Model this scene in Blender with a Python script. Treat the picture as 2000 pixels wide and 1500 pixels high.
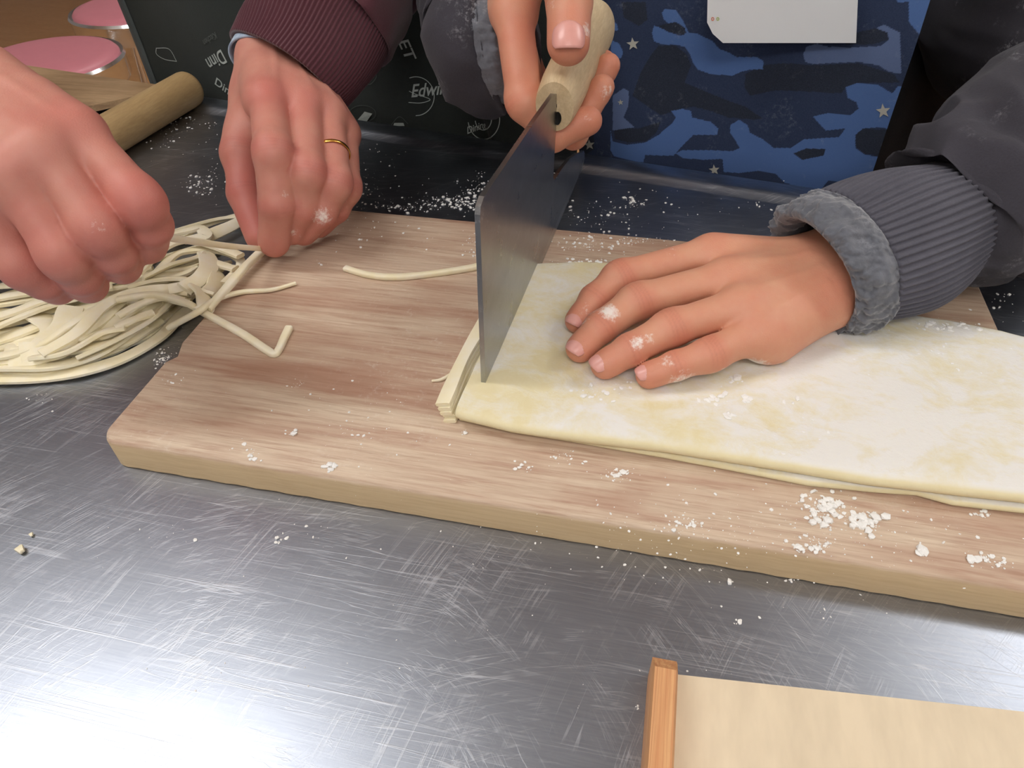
import bpy, bmesh, math, random
import numpy as np
from mathutils import Vector, Matrix, noise
random.seed(7); rng = np.random.default_rng(7)
for o in list(bpy.data.objects): bpy.data.objects.remove(o)
SC = bpy.context.scene; COL = SC.collection

# ------------------------------------------------------------------ camera
F = 1387.0
CAMZ, TB = 0.301, 0.021          # camera height and cutting board thickness (table top is z = 0)
DT = TB + 0.013                  # top of the folded dough
_d1 = np.array([415, 1305, -F]); _d1 /= np.linalg.norm(_d1)
_d2 = np.array([7922, -1046, F]); _d2 /= np.linalg.norm(_d2)
_up = np.cross(_d2, _d1); _up /= np.linalg.norm(_up); _d1 = np.cross(_up, _d2)
R = np.stack([_d2, _d1, _up])
CAM = np.array([0, 0, CAMZ])
cd = bpy.data.cameras.new('camera'); cam = bpy.data.objects.new('camera', cd); COL.objects.link(cam)
cd.sensor_width = 36; cd.lens = F / 2000 * 36; cd.clip_start = 0.01; cd.clip_end = 50
M4 = Matrix([[*R[0], 0], [*R[1], 0], [*R[2], CAMZ], [0, 0, 0, 1]]); cam.matrix_world = M4
SC.camera = cam

# ------------------------------------------------------------------ light
SC.view_settings.view_transform = 'Standard'; SC.view_settings.look = 'None'
SC.view_settings.exposure = -0.85; SC.view_settings.gamma = 1; SC.view_settings.use_curve_mapping = False
w = bpy.data.worlds.new('world'); SC.world = w; w.use_nodes = True
w.node_tree.nodes['Background'].inputs[0].default_value = (0.80, 0.86, 1.0, 1)
w.node_tree.nodes['Background'].inputs[1].default_value = 0.25
CEIL = 2.05
LAMPS = [(-1.15, 0.22), (1.55, 1.05), (0.2, -0.95), (-1.15, 2.9), (1.55, 3.1), (-2.4, -1.2), (2.3, -1.1), (0.2, -2.6)]
for i, (x, y) in enumerate(LAMPS):
    ld = bpy.data.lights.new('lamp_light', 'AREA'); ld.shape = 'RECTANGLE'; ld.size = 1.0; ld.size_y = 0.26
    ld.energy = 21; ld.color = (1.0, 0.99, 0.98)
    lo = bpy.data.objects.new('lamp_light', ld); COL.objects.link(lo); lo.location = (x, y, CEIL - 0.36)
    ud = ld.copy(); ud.energy = 16                    # extra light facing up, added to brighten the ceiling
    uo = bpy.data.objects.new('added_uplight', ud); COL.objects.link(uo); uo.location = (x, y, CEIL - 0.28); uo.rotation_euler = (math.pi, 0, 0)

# ------------------------------------------------------------------ helpers
def lin(r, g, b):
    f = lambda c: (c / 255 / 12.92) if c / 255 <= 0.04045 else ((c / 255 + 0.055) / 1.055) ** 2.4
    return (f(r), f(g), f(b), 1)
def ray(x, y): return R @ np.array([x - 1000, 750 - y, -F])
def P(x, y, z): r = ray(x, y); return CAM + (z - CAMZ) / r[2] * r
def PD(x, y, d): return CAM + ray(x, y) * (d / F)
def PY(x, y, Y): r = ray(x, y); return CAM + Y / r[1] * r
def proj(p):
    q = (np.asarray(p) - CAM) @ R
    return np.stack([1000 + F * q[..., 0] / -q[..., 2], 750 - F * q[..., 1] / -q[..., 2]], -1)
def mesh_obj(name, verts, faces, mat=None, parent=None, smooth=True, origin=None):
    me = bpy.data.meshes.new(name)
    v = np.asarray(verts, float)
    if origin is not None: v = v - np.asarray(origin)
    me.from_pydata(v.tolist(), [], [tuple(int(i) for i in f) for f in faces] if not isinstance(faces, np.ndarray) else faces.tolist())
    me.validate(); me.update()
    if smooth: me.polygons.foreach_set('use_smooth', [True] * len(me.polygons))
    if mat: me.materials.append(mat)
    o = bpy.data.objects.new(name, me); COL.objects.link(o)
    if origin is not None: o.location = origin
    if parent: o.parent = parent; 
    if parent and origin is None: pass
    return o
def keep(o, parent):
    """parent without moving (parent empties sit at identity rotation)"""
    o.parent = parent; o.matrix_parent_inverse = Matrix.Translation(-Vector(parent.location))
    return o
def empty(name, loc=(0, 0, 0)):
    o = bpy.data.objects.new(name, None); COL.objects.link(o); o.location = loc; o.empty_display_size = .02; return o
def tag(o, label, cat, group=None, kind=None):
    if label: o['label'] = label
    if cat: o['category'] = cat
    if group: o['group'] = group
    if kind: o['kind'] = kind
    return o
def fade(o, angle=35):
    me = o.data
    me.set_sharp_from_angle(angle=math.radians(angle))
    return o
def box_v(x0, x1, y0, y1, z0, z1):
    v = [(x, y, z) for x in (x0, x1) for y in (y0, y1) for z in (z0, z1)]
    f = [(0, 1, 3, 2), (4, 6, 7, 5), (0, 4, 5, 1), (2, 3, 7, 6), (0, 2, 6, 4), (1, 5, 7, 3)]
    return v, f
def box(name, x0, x1, y0, y1, z0, z1, mat, parent=None, bevel=0, rot=None, origin=None):
    v, f = box_v(x0, x1, y0, y1, z0, z1)
    if rot is not None:
        c, s = math.cos(rot[2]), math.sin(rot[2]); v = [(rot[0] + c * (a - rot[0]) - s * (b - rot[1]), rot[1] + s * (a - rot[0]) + c * (b - rot[1]), z) for a, b, z in v]
    o = mesh_obj(name, v, f, mat, None, smooth=bevel > 0)
    if bevel:
        bm = bmesh.new(); bm.from_mesh(o.data)
        bmesh.ops.bevel(bm, geom=bm.edges[:], offset=bevel, segments=3, affect='EDGES', profile=.5)
        bm.to_mesh(o.data); bm.free(); o.data.polygons.foreach_set('use_smooth', [True] * len(o.data.polygons)); fade(o, 50)
    if parent: keep(o, parent)
    return o
def catmull(pts, n):
    p = np.asarray(pts, float); p = np.vstack([2 * p[0] - p[1], p, 2 * p[-1] - p[-2]])
    out = []; k = len(p) - 3
    for t in np.linspace(0, k - 1e-6, n):
        i = int(t); u = t - i; a, b, c, d = p[i:i + 4]
        out.append(.5 * ((2 * b) + (-a + c) * u + (2 * a - 5 * b + 4 * c - d) * u * u + (-a + 3 * b - 3 * c + d) * u ** 3))
    return np.array(out)
def frames(path, up=(0, 0, 1)):
    t = np.gradient(path, axis=0); t /= np.linalg.norm(t, axis=1)[:, None] + 1e-12
    u = np.asarray(up, float); s = np.cross(t[0], u)
    if np.linalg.norm(s) < 1e-3: s = np.cross(t[0], [1, 0, 0])
    s /= np.linalg.norm(s); S, U = [], []
    for i in range(len(path)):
        s = s - (s @ t[i]) * t[i]; s /= np.linalg.norm(s); S.append(s); U.append(np.cross(s, t[i]))
    return t, np.array(S), np.array(U)
def loft_grid(path, rad, nu, disp=None, up=(0, 0, 1)):
    """path (n,3); rad (n,2); disp(u,v)->extra radius. returns (n,nu,3)"""
    t, S, U = frames(path, up); n = len(path); a = np.linspace(0, 2 * math.pi, nu, endpoint=False)
    A, V = np.meshgrid(a, np.arange(n) / (n - 1)); d = disp(A, V) if disp is not None else 0 * A
    rx = rad[:, 0:1] + d; ry = rad[:, 1:2] + d
    return path[:, None] + S[:, None] * (np.cos(A) * rx)[..., None] + U[:, None] * (np.sin(A) * ry)[..., None]
def grid_faces(n, m, wrap=True, flip=False):
    i, j = np.meshgrid(np.arange(n - 1), np.arange(m if wrap else m - 1), indexing='ij'); j2 = (j + 1) % m
    q = np.stack([i * m + j, i * m + j2, (i + 1) * m + j2, (i + 1) * m + j], -1).reshape(-1, 4)
    return q[:, ::-1] if flip else q
def interp_rows(keys, n):
    k = np.asarray(keys, float); x = np.linspace(0, 1, len(k)); return np.stack([np.interp(np.linspace(0, 1, n), x, k[:, j]) for j in range(k.shape[1])], 1)
def nz(v, s, off=0): return noise.noise(Vector((v[0] * s + off, v[1] * s + off, v[2] * s - off)))
def inpoly(px, py, poly):
    c = np.zeros(px.shape, bool); n = len(poly); j = n - 1
    for i in range(n):
        xi, yi = poly[i]; xj, yj = poly[j]
        if yi != yj: c ^= ((yi > py) != (yj > py)) & (px < (xj - xi) * (py - yi) / (yj - yi) + xi)
        j = i
    return c

# ------------------------------------------------------------------ materials
class NT:
    def __init__(s, name):
        s.m = bpy.data.materials.new(name); s.m.use_nodes = True; s.t = s.m.node_tree; s.b = s.t.nodes['Principled BSDF']; s.geo = None
    def n(s, typ, **k):
        d = s.t.nodes.new(typ)
        for a, b in k.items():
            if a in d.inputs.keys() if isinstance(a, str) and not hasattr(d, a) else False: d.inputs[a].default_value = b
            else: setattr(d, a, b)
        return d
    def l(s, a, b): s.t.links.new(a, b)
    def coord(s, scale=(1, 1, 1), rot=(0, 0, 0), obj=True):
        tc = s.t.nodes.new('ShaderNodeTexCoord'); mp = s.t.nodes.new('ShaderNodeMapping'); s.l(tc.outputs['Object'], mp.inputs[0])
        mp.inputs['Scale'].default_value = scale; mp.inputs['Rotation'].default_value = rot; return mp.outputs[0]
    def noise(s, vec, scale, detail=4, rough=.6, dist=0):
        d = s.t.nodes.new('ShaderNodeTexNoise'); s.l(vec, d.inputs['Vector']); d.inputs['Scale'].default_value = scale
        d.inputs['Detail'].default_value = detail; d.inputs['Roughness'].default_value = rough; d.inputs['Distortion'].default_value = dist; return d.outputs[0]
    def ramp(s, fac, stops):
        d = s.t.nodes.new('ShaderNodeValToRGB'); s.l(fac, d.inputs[0]); e = d.color_ramp.elements
        while len(e) < len(stops): e.new(.5)
        for a, (p, c) in zip(e, stops): a.position = p; a.color = c if len(c) == 4 else (*c, 1)
        return d.outputs[0]
    def rng(s, fac, a, b, c=0, d=1):
        m = s.t.nodes.new('ShaderNodeMapRange'); s.l(fac, m.inputs[0]); m.inputs[1].default_value = a; m.inputs[2].default_value = b; m.inputs[3].default_value = c; m.inputs[4].default_value = d; return m.outputs[0]
    def mix(s, fac, a, b, mode='MIX'):
        d = s.t.nodes.new('ShaderNodeMix'); d.data_type = 'RGBA'; d.blend_type = mode
        if isinstance(fac, (int, float)): d.inputs[0].default_value = fac
        else: s.l(fac, d.inputs[0])
        for i, v in ((6, a), (7, b)):
            if isinstance(v, tuple): d.inputs[i].default_value = v
            else: s.l(v, d.inputs[i])
        return d.outputs[2]
    def math(s, op, a, b=0.0):
        d = s.t.nodes.new('ShaderNodeMath'); d.operation = op
        for i, v in ((0, a), (1, b)):
            if isinstance(v, (int, float)): d.inputs[i].default_value = v
            else: s.l(v, d.inputs[i])
        return d.outputs[0]
    def attr(s, name):
        d = s.t.nodes.new('ShaderNodeAttribute'); d.attribute_name = name; return d
    def bump(s, h, strength=.3, dist=.001, prev=None):
        d = s.t.nodes.new('ShaderNodeBump'); s.l(h, d.inputs['Height']); d.inputs['Strength'].default_value = strength; d.inputs['Distance'].default_value = dist
        if prev is not None: s.l(prev, d.inputs['Normal'])
        return d.outputs[0]
    def set(s, **k):
        for a, v in k.items():
            a = a.replace('_', ' ')
            if isinstance(v, (int, float, tuple)): s.b.inputs[a].default_value = v
            else: s.l(v, s.b.inputs[a])
        return s.m
def m_plain(name, col, rough=.5, metal=0, var=.12, scale=40):
    t = NT(name); c = t.coord(); n = t.noise(c, scale)
    t.set(Base_Color=t.mix(n, tuple(x * (1 - var) for x in col[:3]) + (1,), tuple(min(1, x * (1 + var)) for x in col[:3]) + (1,)), Roughness=rough, Metallic=metal); return t.m
def m_wood(name, a, b, grain=(3, 60, 60), rot=0, rough=.5, streak=None, bump=.15):
    t = NT(name); c = t.coord(grain, (0, 0, rot)); n1 = t.noise(c, 3, 6, .65, .3)
    c2 = t.coord(tuple(g * 4 for g in grain), (0, 0, rot)); n2 = t.noise(c2, 5, 3, .6)
    col = t.mix(t.rng(n1, .3, .7), a, b)
    col = t.mix(t.math('MULTIPLY', t.rng(n2, .35, .75), .5), col, tuple(x * .78 for x in b[:3]) + (1,))
    if streak:
        c3 = t.coord((grain[0] * .5, grain[1] * .35, grain[2] * .35), (0, 0, rot)); n3 = t.noise(c3, 4, 4, .6, .6); col = t.mix(t.rng(n3, .53, .72, 0, .85), col, streak)
    t.set(Base_Color=col, Roughness=rough, Normal=t.bump(n2, bump, .0006)); return t.m
def m_skin(name, base, red):
    t = NT(name); c = t.coord(); at = t.attr('paint')
    sp = t.t.nodes.new('ShaderNodeSeparateColor'); t.l(at.outputs['Color'], sp.inputs[0])
    n = t.noise(c, 60, 4, .6); fine = t.noise(c, 900, 3, .7)
    col = t.mix(t.rng(n, .3, .7, 0, .35), base, red)
    col = t.mix(t.math('MULTIPLY', sp.outputs[0], .8), col, red)
    fl = t.math('MULTIPLY', sp.outputs[1], 1.0); nf = t.noise(c, 420, 5, .75); fm = t.rng(t.math('ADD', fl, t.math('MULTIPLY', t.math('SUBTRACT', nf, .5), 1.5)), .55, .95)
    col = t.mix(fm, col, lin(238, 226, 218))
    col = t.mix(t.math('MULTIPLY', sp.outputs[2], .55), col, tuple(x * .45 for x in red[:3]) + (1,))
    v = t.t.nodes.new('ShaderNodeTexVoronoi'); t.l(c, v.inputs['Vector']); v.inputs['Scale'].default_value = 1100
    nb = t.bump(v.outputs[0], .18, .0003); nb = t.bump(fine, .2, .0003, nb)
    t.set(Base_Color=col, Roughness=t.rng(fm, 0, 1, .52, .85), Subsurface_Weight=.22, Subsurface_Radius=(.008, .003, .0015), Subsurface_Scale=.6, Normal=nb)
    return t.m
def m_cloth(name, a, b, scale=900, rough=.9, sheen=.3, big=12, flour=False, rib=None):
    t = NT(name); c = t.coord(); n = t.noise(c, scale, 2, .7); g = t.noise(c, big, 3, .6)
    col = t.mix(t.rng(g, .3, .7), a, b); col = t.mix(t.math('MULTIPLY', n, .35), col, tuple(min(1, x * 1.9 + .01) for x in b[:3]) + (1,))
    if flour:
        f1 = t.noise(c, 22, 3, .6); f2 = t.noise(c, 260, 4, .8)
        m = t.math('MULTIPLY', t.rng(f1, .58, .72), t.rng(f2, .5, .7)); col = t.mix(t.math('MULTIPLY', m, .6), col, lin(190, 190, 195))
    t.set(Base_Color=col, Roughness=rough, Sheen_Weight=sheen, Sheen_Roughness=.5, Specular_IOR_Level=.2, Normal=t.bump(n, .4, .0006)); return t.m

def mat_steel():
    t = NT('brushed_steel'); n0 = t.noise(t.coord(), 3.0, 5, .6)
    # hairline scratches: thin iso-lines of stretched noise in several directions, broken up, plus pale arcs painting the lamps' round glint on scratches
    tc = t.t.nodes.new('ShaderNodeTexCoord'); h = None
    def line(nn, wd, br, lo=.52, hi=.66, amp=1.0):
        d = t.math('ABSOLUTE', t.math('SUBTRACT', nn, .5)); return t.math('MULTIPLY', t.rng(d, 0, wd, amp, 0), t.rng(br, lo, hi))
    for k, (ang, sx, sy, wd) in enumerate(((.25, 2.2, 95, .010), (1.15, 2.6, 80, .009), (-.75, 2.0, 90, .009), (-.2, 3, 140, .012), (1.9, 2.4, 85, .009), (.7, 3, 120, .010))):
        l_ = line(t.noise(t.coord((sx, sy, 1), (0, 0, ang)), 1.0, 2, .6, .1), wd, t.noise(t.coord((9, 30, 1), (0, 0, ang + .02)), 1.0, 3, .6)); h = l_ if h is None else t.math('ADD', h, l_)
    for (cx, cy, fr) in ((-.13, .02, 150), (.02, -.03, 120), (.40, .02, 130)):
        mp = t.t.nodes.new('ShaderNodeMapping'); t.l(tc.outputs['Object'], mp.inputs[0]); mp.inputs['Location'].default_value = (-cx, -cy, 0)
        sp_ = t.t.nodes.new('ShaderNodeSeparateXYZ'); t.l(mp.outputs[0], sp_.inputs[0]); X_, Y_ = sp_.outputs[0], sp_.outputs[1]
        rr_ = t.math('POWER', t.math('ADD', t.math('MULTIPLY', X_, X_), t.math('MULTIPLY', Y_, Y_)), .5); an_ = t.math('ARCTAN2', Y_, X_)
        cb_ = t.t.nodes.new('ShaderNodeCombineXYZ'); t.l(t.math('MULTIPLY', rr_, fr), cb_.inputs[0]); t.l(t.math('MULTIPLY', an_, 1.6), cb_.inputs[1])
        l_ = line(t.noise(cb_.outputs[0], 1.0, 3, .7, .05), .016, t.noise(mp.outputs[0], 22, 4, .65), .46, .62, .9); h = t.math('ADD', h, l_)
    sm = t.noise(t.coord(), 11, 4, .65); film = t.rng(sm, .45, .75)
    dust = t.noise(t.coord(), 500, 4, .8); d1 = t.math('MULTIPLY', t.rng(dust, .62, .72), t.rng(t.noise(t.coord(), 9, 3, .6), .5, .7))
    dv = t.t.nodes.new('ShaderNodeMath'); dv.operation = 'MULTIPLY'; t.l(d1, dv.inputs[0])
    sx = t.t.nodes.new('ShaderNodeSeparateXYZ'); t.l(tc.outputs['Object'], sx.inputs[0]); t.l(t.rng(sx.outputs[1], .30, .5), dv.inputs[1])
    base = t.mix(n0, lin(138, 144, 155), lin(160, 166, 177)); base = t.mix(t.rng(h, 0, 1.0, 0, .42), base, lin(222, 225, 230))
    base = t.mix(dv.outputs[0], base, lin(205, 205, 210))
    met = t.math('SUBTRACT', 1.0, t.math('MULTIPLY', dv.outputs[0], .8)); 
    fb = t.noise(t.coord((30, 900, 1), (0, 0, .2)), 1, 3, .7); rg = t.math('ADD', t.rng(film, 0, 1, .335, .37), t.math('MULTIPLY', h, .08)); base = t.mix(t.rng(fb, .3, .7, 0, .14), base, lin(220, 222, 228))
    t.set(Base_Color=base, Metallic=met, Roughness=rg, Normal=t.bump(h, .12, .00015)); return t.m
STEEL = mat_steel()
def mat_blade():
    t = NT('blade_steel'); c = t.coord((500, 25, 60), (0, 0, .05)); n = t.noise(c, 1, 3, .6); c2 = t.coord(); s = t.noise(c2, 30, 5, .7, 1.5)
    fl = t.math('MULTIPLY', t.rng(t.noise(c2, 160, 5, .85, .3), .56, .74), t.rng(s, .44, .62))
    col = t.mix(n, lin(150, 152, 154), lin(178, 180, 182)); col = t.mix(t.math('MULTIPLY', fl, .85), col, lin(235, 238, 238))
    t.set(Base_Color=col, Metallic=1.0, Roughness=t.math('ADD', t.rng(s, .3, .7, .26, .34), t.math('MULTIPLY', fl, .3))); return t.m
BLADE = mat_blade()
def mat_dough():
    t = NT('floured_dough'); c = t.coord(); g = t.t.nodes.new('ShaderNodeNewGeometry')
    sn = t.t.nodes.new('ShaderNodeSeparateXYZ'); t.l(g.outputs['Normal'], sn.inputs[0])
    sp = t.t.nodes.new('ShaderNodeSeparateXYZ'); t.l(c, sp.inputs[0])
    n1 = t.noise(t.coord((1, 1.6, 1), (0, 0, .3)), 24, 6, .68, .5); n2 = t.noise(c, 85, 5, .7, .4)
    base = t.mix(t.rng(n2, .3, .7), lin(224, 211, 168), lin(230, 219, 182))
    side = t.rng(sp.outputs[0], -.07, .10)            # heavier dusting of flour away from the blade
    m = t.math('ADD', n1, t.math('MULTIPLY', t.math('SUBTRACT', n2, .5), .35)); m = t.math('ADD', m, t.math('MULTIPLY', side, .16))
    fm = t.math('MULTIPLY', t.rng(m, .44, .70), t.rng(sn.outputs[2], .75, .97))
    col = t.mix(t.math('MULTIPLY', fm, .9), base, lin(233, 231, 228))
    gr = t.noise(c, 700, 3, .7)
    nb = t.bump(t.math('MULTIPLY', fm, t.noise(c, 160, 4, .7)), .5, .0008); nb = t.bump(gr, .12, .0003, nb)
    t.set(Base_Color=col, Roughness=.75, Subsurface_Weight=.15, Subsurface_Radius=(.006, .005, .003), Subsurface_Scale=.5, Normal=nb); return t.m
DOUGH = mat_dough()
def mat_noodle():
    t = NT('noodle_dough'); c = t.coord(); n = t.noise(c, 45, 4, .65); n2 = t.noise(c, 500, 3, .7)
    col = t.mix(t.rng(n, .35, .7), lin(242, 230, 192), lin(246, 238, 218))
    t.set(Base_Color=col, Roughness=.7, Subsurface_Weight=.15, Subsurface_Radius=(.006, .005, .003), Subsurface_Scale=.4, Normal=t.bump(n2, .12, .0003)); return t.m
NOODLE = mat_noodle()
def mat_board():
    t = NT('board_wood'); c = t.coord((2.2, 42, 42)); n1 = t.noise(c, 3.0, 6, .7, .5); n2 = t.noise(t.coord((14, 300, 300)), 2.0, 4, .65)
    n3 = t.noise(t.coord((1.2, 12, 12)), 3, 4, .6, .8); n4 = t.noise(t.coord((5, 9, 5)), 2.4, 4, .6, .4)
    col = t.mix(t.rng(n1, .32, .68), lin(216, 197, 173), lin(199, 173, 150))
    n5 = t.noise(t.coord((9, 150, 150)), 2.2, 4, .7, .3); col = t.mix(t.rng(n3, .46, .68, 0, .85), col, lin(172, 132, 110)); col = t.mix(t.rng(n4, .50, .72, 0, .5), col, lin(166, 122, 100)); col = t.mix(t.rng(n5, .50, .70, 0, .55), col, lin(158, 112, 90))
    col = t.mix(t.rng(n2, .45, .8, 0, .5), col, lin(150, 112, 88))
    cc = t.coord(); fl = t.math('MULTIPLY', t.rng(t.noise(cc, 210, 6, .8), .55, .72), t.rng(t.noise(cc, 9, 4, .6), .48, .68))
    col = t.mix(t.math('MULTIPLY', fl, .45), col, lin(232, 226, 215))
    # pale knife cuts running across the grain
    k = t.rng(t.noise(t.coord((420, 9, 1), (0, 0, .06)), 1, 2, .6), .74, .80, 0, .35); col = t.mix(k, col, lin(226, 208, 182))
    g = t.t.nodes.new('ShaderNodeNewGeometry'); sn = t.t.nodes.new('ShaderNodeSeparateXYZ'); t.l(g.outputs['Normal'], sn.inputs[0])
    edge = t.mix(t.rng(n2, .4, .8, 0, .6), lin(206, 180, 140), lin(180, 150, 112)); col = t.mix(t.rng(sn.outputs[2], .15, .6), edge, col)
    t.set(Base_Color=col, Roughness=.62, Normal=t.bump(n2, .25, .0005)); return t.m
BOARD = mat_board()
HANDLE = m_wood('handle_wood', lin(226, 205, 168), lin(200, 174, 134), (40, 5, 30), rot=.05, rough=.55)
PINW = m_wood('pin_wood', lin(204, 172, 124), lin(180, 148, 102), (30, 4, 30), rot=-.95, rough=.45)
SIDEB = m_wood('side_board_wood', lin(214, 180, 138), lin(184, 148, 108), (4, 40, 40), rot=-1.1, rough=.55, streak=lin(146, 112, 84))
PLY = m_wood('pale_plywood', lin(232, 215, 186), lin(227, 208, 178), (5, 1.5, 5), rough=.6, bump=.03)
CEDAR = m_wood('striped_pine', lin(232, 184, 130), lin(206, 140, 92), (170, 3, 120), rough=.55, streak=lin(176, 104, 66))
CHROME = m_plain('chrome', (.82, .84, .87, 1), .16, 1, .02)
PINKV = m_plain('pink_vinyl', lin(214, 134, 146), .42, 0, .05)
GOLD = m_plain('gold', lin(236, 186, 96), .18, 1, .05)
SKIN_A = m_skin('skin_pink', lin(204, 144, 126), lin(190, 100, 92))
SKIN_B = m_skin('skin_tan', lin(214, 158, 128), lin(204, 116, 94))
SKIN_B2 = m_skin('skin_light', lin(228, 170, 142), lin(222, 130, 108))
NAIL = m_plain('nail', lin(222, 160, 150), .28, 0, .06, 300)
FLOUR = m_plain('flour', lin(240, 238, 234), .9, 0, .04, 300)
MAROON = m_cloth('maroon_knit', lin(70, 34, 42), lin(80, 42, 50), flour=False)
GREY = m_cloth('charcoal_sweat', lin(50, 48, 54), lin(60, 58, 65), big=9, sheen=.08, flour=True)
FLEECE = m_cloth('grey_fleece', lin(80, 82, 88), lin(100, 102, 110), scale=500, sheen=.6, big=60, flour=True)
RIBG = m_cloth('grey_rib', lin(72, 71, 80), lin(84, 83, 92), sheen=.1, big=30)
SHIRT = m_cloth('light_blue_shirt', lin(120, 140, 178), lin(176, 192, 214), big=90)
APRA = m_cloth('dark_apron_cloth', lin(38, 42, 40), lin(48, 53, 50), scale=1200, sheen=.15, big=8)
PRINTA = m_plain('chalk_print', lin(190, 198, 192), .9, 0, .2, 300)
BLACKC = m_cloth('black_cloth', lin(22, 20, 22), lin(30, 28, 30), scale=900, sheen=.1)
def mat_camo():
    t = NT('camo_cloth'); a = t.attr('paint'); c = t.coord(); n = t.noise(c, 1300, 2, .7)
    f = t.math('MULTIPLY', t.rng(t.noise(c, 30, 4, .65, .5), .55, .72), t.rng(t.noise(c, 300, 4, .8), .5, .75))
    col = t.mix(t.math('MULTIPLY', n, .10), a.outputs['Color'], lin(150, 170, 210)); col = t.mix(t.math('MULTIPLY', f, .4), col, lin(190, 195, 205))
    t.set(Base_Color=col, Roughness=.9, Sheen_Weight=.15, Specular_IOR_Level=.2, Normal=t.bump(n, .3, .0005)); return t.m
CAMO = mat_camo()
HAIR = m_plain('dark_hair', lin(30, 24, 22), .5, 0, .2, 300)
CARD = m_plain('white_card', lin(232, 234, 236), .45, 0, .01)
FLOORM = m_wood('floor_wood', lin(206, 158, 108), lin(192, 140, 90), (1.5, 6, 6), rot=.4, rough=.4)
WALLM = m_plain('wall_paint', lin(206, 209, 214), .85, 0, .03, 3)
CEILM = m_plain('ceiling_paint', lin(232, 232, 228), .9, 0, .02, 5)
LAMPB = m_plain('lamp_housing', lin(235, 235, 235), .5, 0, .02)

# ------------------------------------------------------------------ room shell
FZ = -0.90
o = box('floor', -5, 5, -3.5, 6, FZ - .05, FZ, FLOORM); o['kind'] = 'structure'
o = box('ceiling', -5, 5, -3.5, 6, CEIL, CEIL + .05, CEILM); o['kind'] = 'structure'
for nm, a in (('wall_back', (-5, 5, 6, 6.1)), ('wall_front', (-5, 5, -3.6, -3.5)), ('wall_left', (-5.1, -5, -3.5, 6)), ('wall_right', (5, 5.1, -3.5, 6))):
    o = box(nm, a[0], a[1], a[2], a[3], FZ, CEIL, WALLM); o['kind'] = 'structure'
lab = 'flat white ceiling light panel above the steel worktable, out of the picture'
for x, y in LAMPS:
    r = empty('ceiling_light', (x, y, CEIL)); tag(r, lab, 'light', 'ceiling lights out of the picture')
    for nm, b in (('housing', (-.52, .52, -.15, .15, -.345, -.295)), ('stem', (-.01, .01, -.01, .01, -.295, 0))):
        v, f = box_v(*b); m_ = mesh_obj(nm, v, f, LAMPB, None, False); m_.parent = r

# ------------------------------------------------------------------ steel table
TE0, TE1 = np.array([-.824, .755]), np.array([.140, .597])
TD = (TE1 - TE0) / np.linalg.norm(TE1 - TE0); TN = np.array([-TD[1], TD[0]])      # outward (away from the camera)
def te(s, off): q = TE0 + TD * s + TN * off; return q
tbl = empty('steel_worktable', (0, 0, 0)); tag(tbl, 'scratched stainless steel worktable with raised back edge under the cutting board', 'table')
prof = [(-1.35, 0), (-.032, 0), (-.030, .0003), (-.024, .0035), (-.0215, .0045), (-.019, .005), (-.004, .005), (-.001, .0042), (0, .002), (0, -.03), (-.02, -.03), (-1.35, -.03)]
ss = [-.7, 2.6]; V = []
for s in ss:
    for a, z in prof: q = te(s, a); V.append((q[0], q[1], z))
n = len(prof); Fc = [(i, (i + 1) % n, n + (i + 1) % n, n + i) for i in range(n)] + [tuple(range(n))[::-1], tuple(range(n, 2 * n))]
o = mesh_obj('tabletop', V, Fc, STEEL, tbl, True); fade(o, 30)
for s in (-.62, 2.52):
    for a in (-.08, -1.28):
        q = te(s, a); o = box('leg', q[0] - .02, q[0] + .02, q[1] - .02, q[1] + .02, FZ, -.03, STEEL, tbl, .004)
V = []
for s in (-.6, 2.5):
    for a in (-.1, -1.26):
        for z in (-.62, -.6): q = te(s, a); V.append((q[0], q[1], z))
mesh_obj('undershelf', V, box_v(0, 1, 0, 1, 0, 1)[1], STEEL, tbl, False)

# ------------------------------------------------------------------ cutting board
BX0, BX1, BY0, BY1 = -1.012 * .28, .766 * .28, .737 * .28, 1.671 * .28
def rrect(x0, x1, y0, y1, r, k=6):
    out = []
    for cx, cy, a0 in ((x1 - r, y0 + r, -90), (x1 - r, y1 - r, 0), (x0 + r, y1 - r, 90), (x0 + r, y0 + r, 180)):
        for i in range(k + 1): a = math.radians(a0 + 90 * i / k); out.append((cx + r * math.cos(a), cy + r * math.sin(a)))
    return out
def slab(outline, layers):
    """layers: (inset, z) bottom to top"""
    o = np.array(outline); c = o.mean(0); V = []; n = len(o)
    nx = np.roll(o, -1, 0) - np.roll(o, 1, 0); nrm = np.stack([nx[:, 1], -nx[:, 0]], 1); nrm /= np.linalg.norm(nrm, axis=1)[:, None]
    for ins, z in layers:
        q = o - nrm * ins; V += [(a, b, z) for a, b in q]
    F_ = [tuple(range(n))[::-1]]
    for k in range(len(layers) - 1):
        for i in range(n): j = (i + 1) % n; F_.append((k * n + i, k * n + j, (k + 1) * n + j, (k + 1) * n + i))
    F_.append(tuple(range((len(layers) - 1) * n, len(layers) * n))); return V, F_
ol = rrect(BX0, BX1, BY0, BY1, .011)
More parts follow.
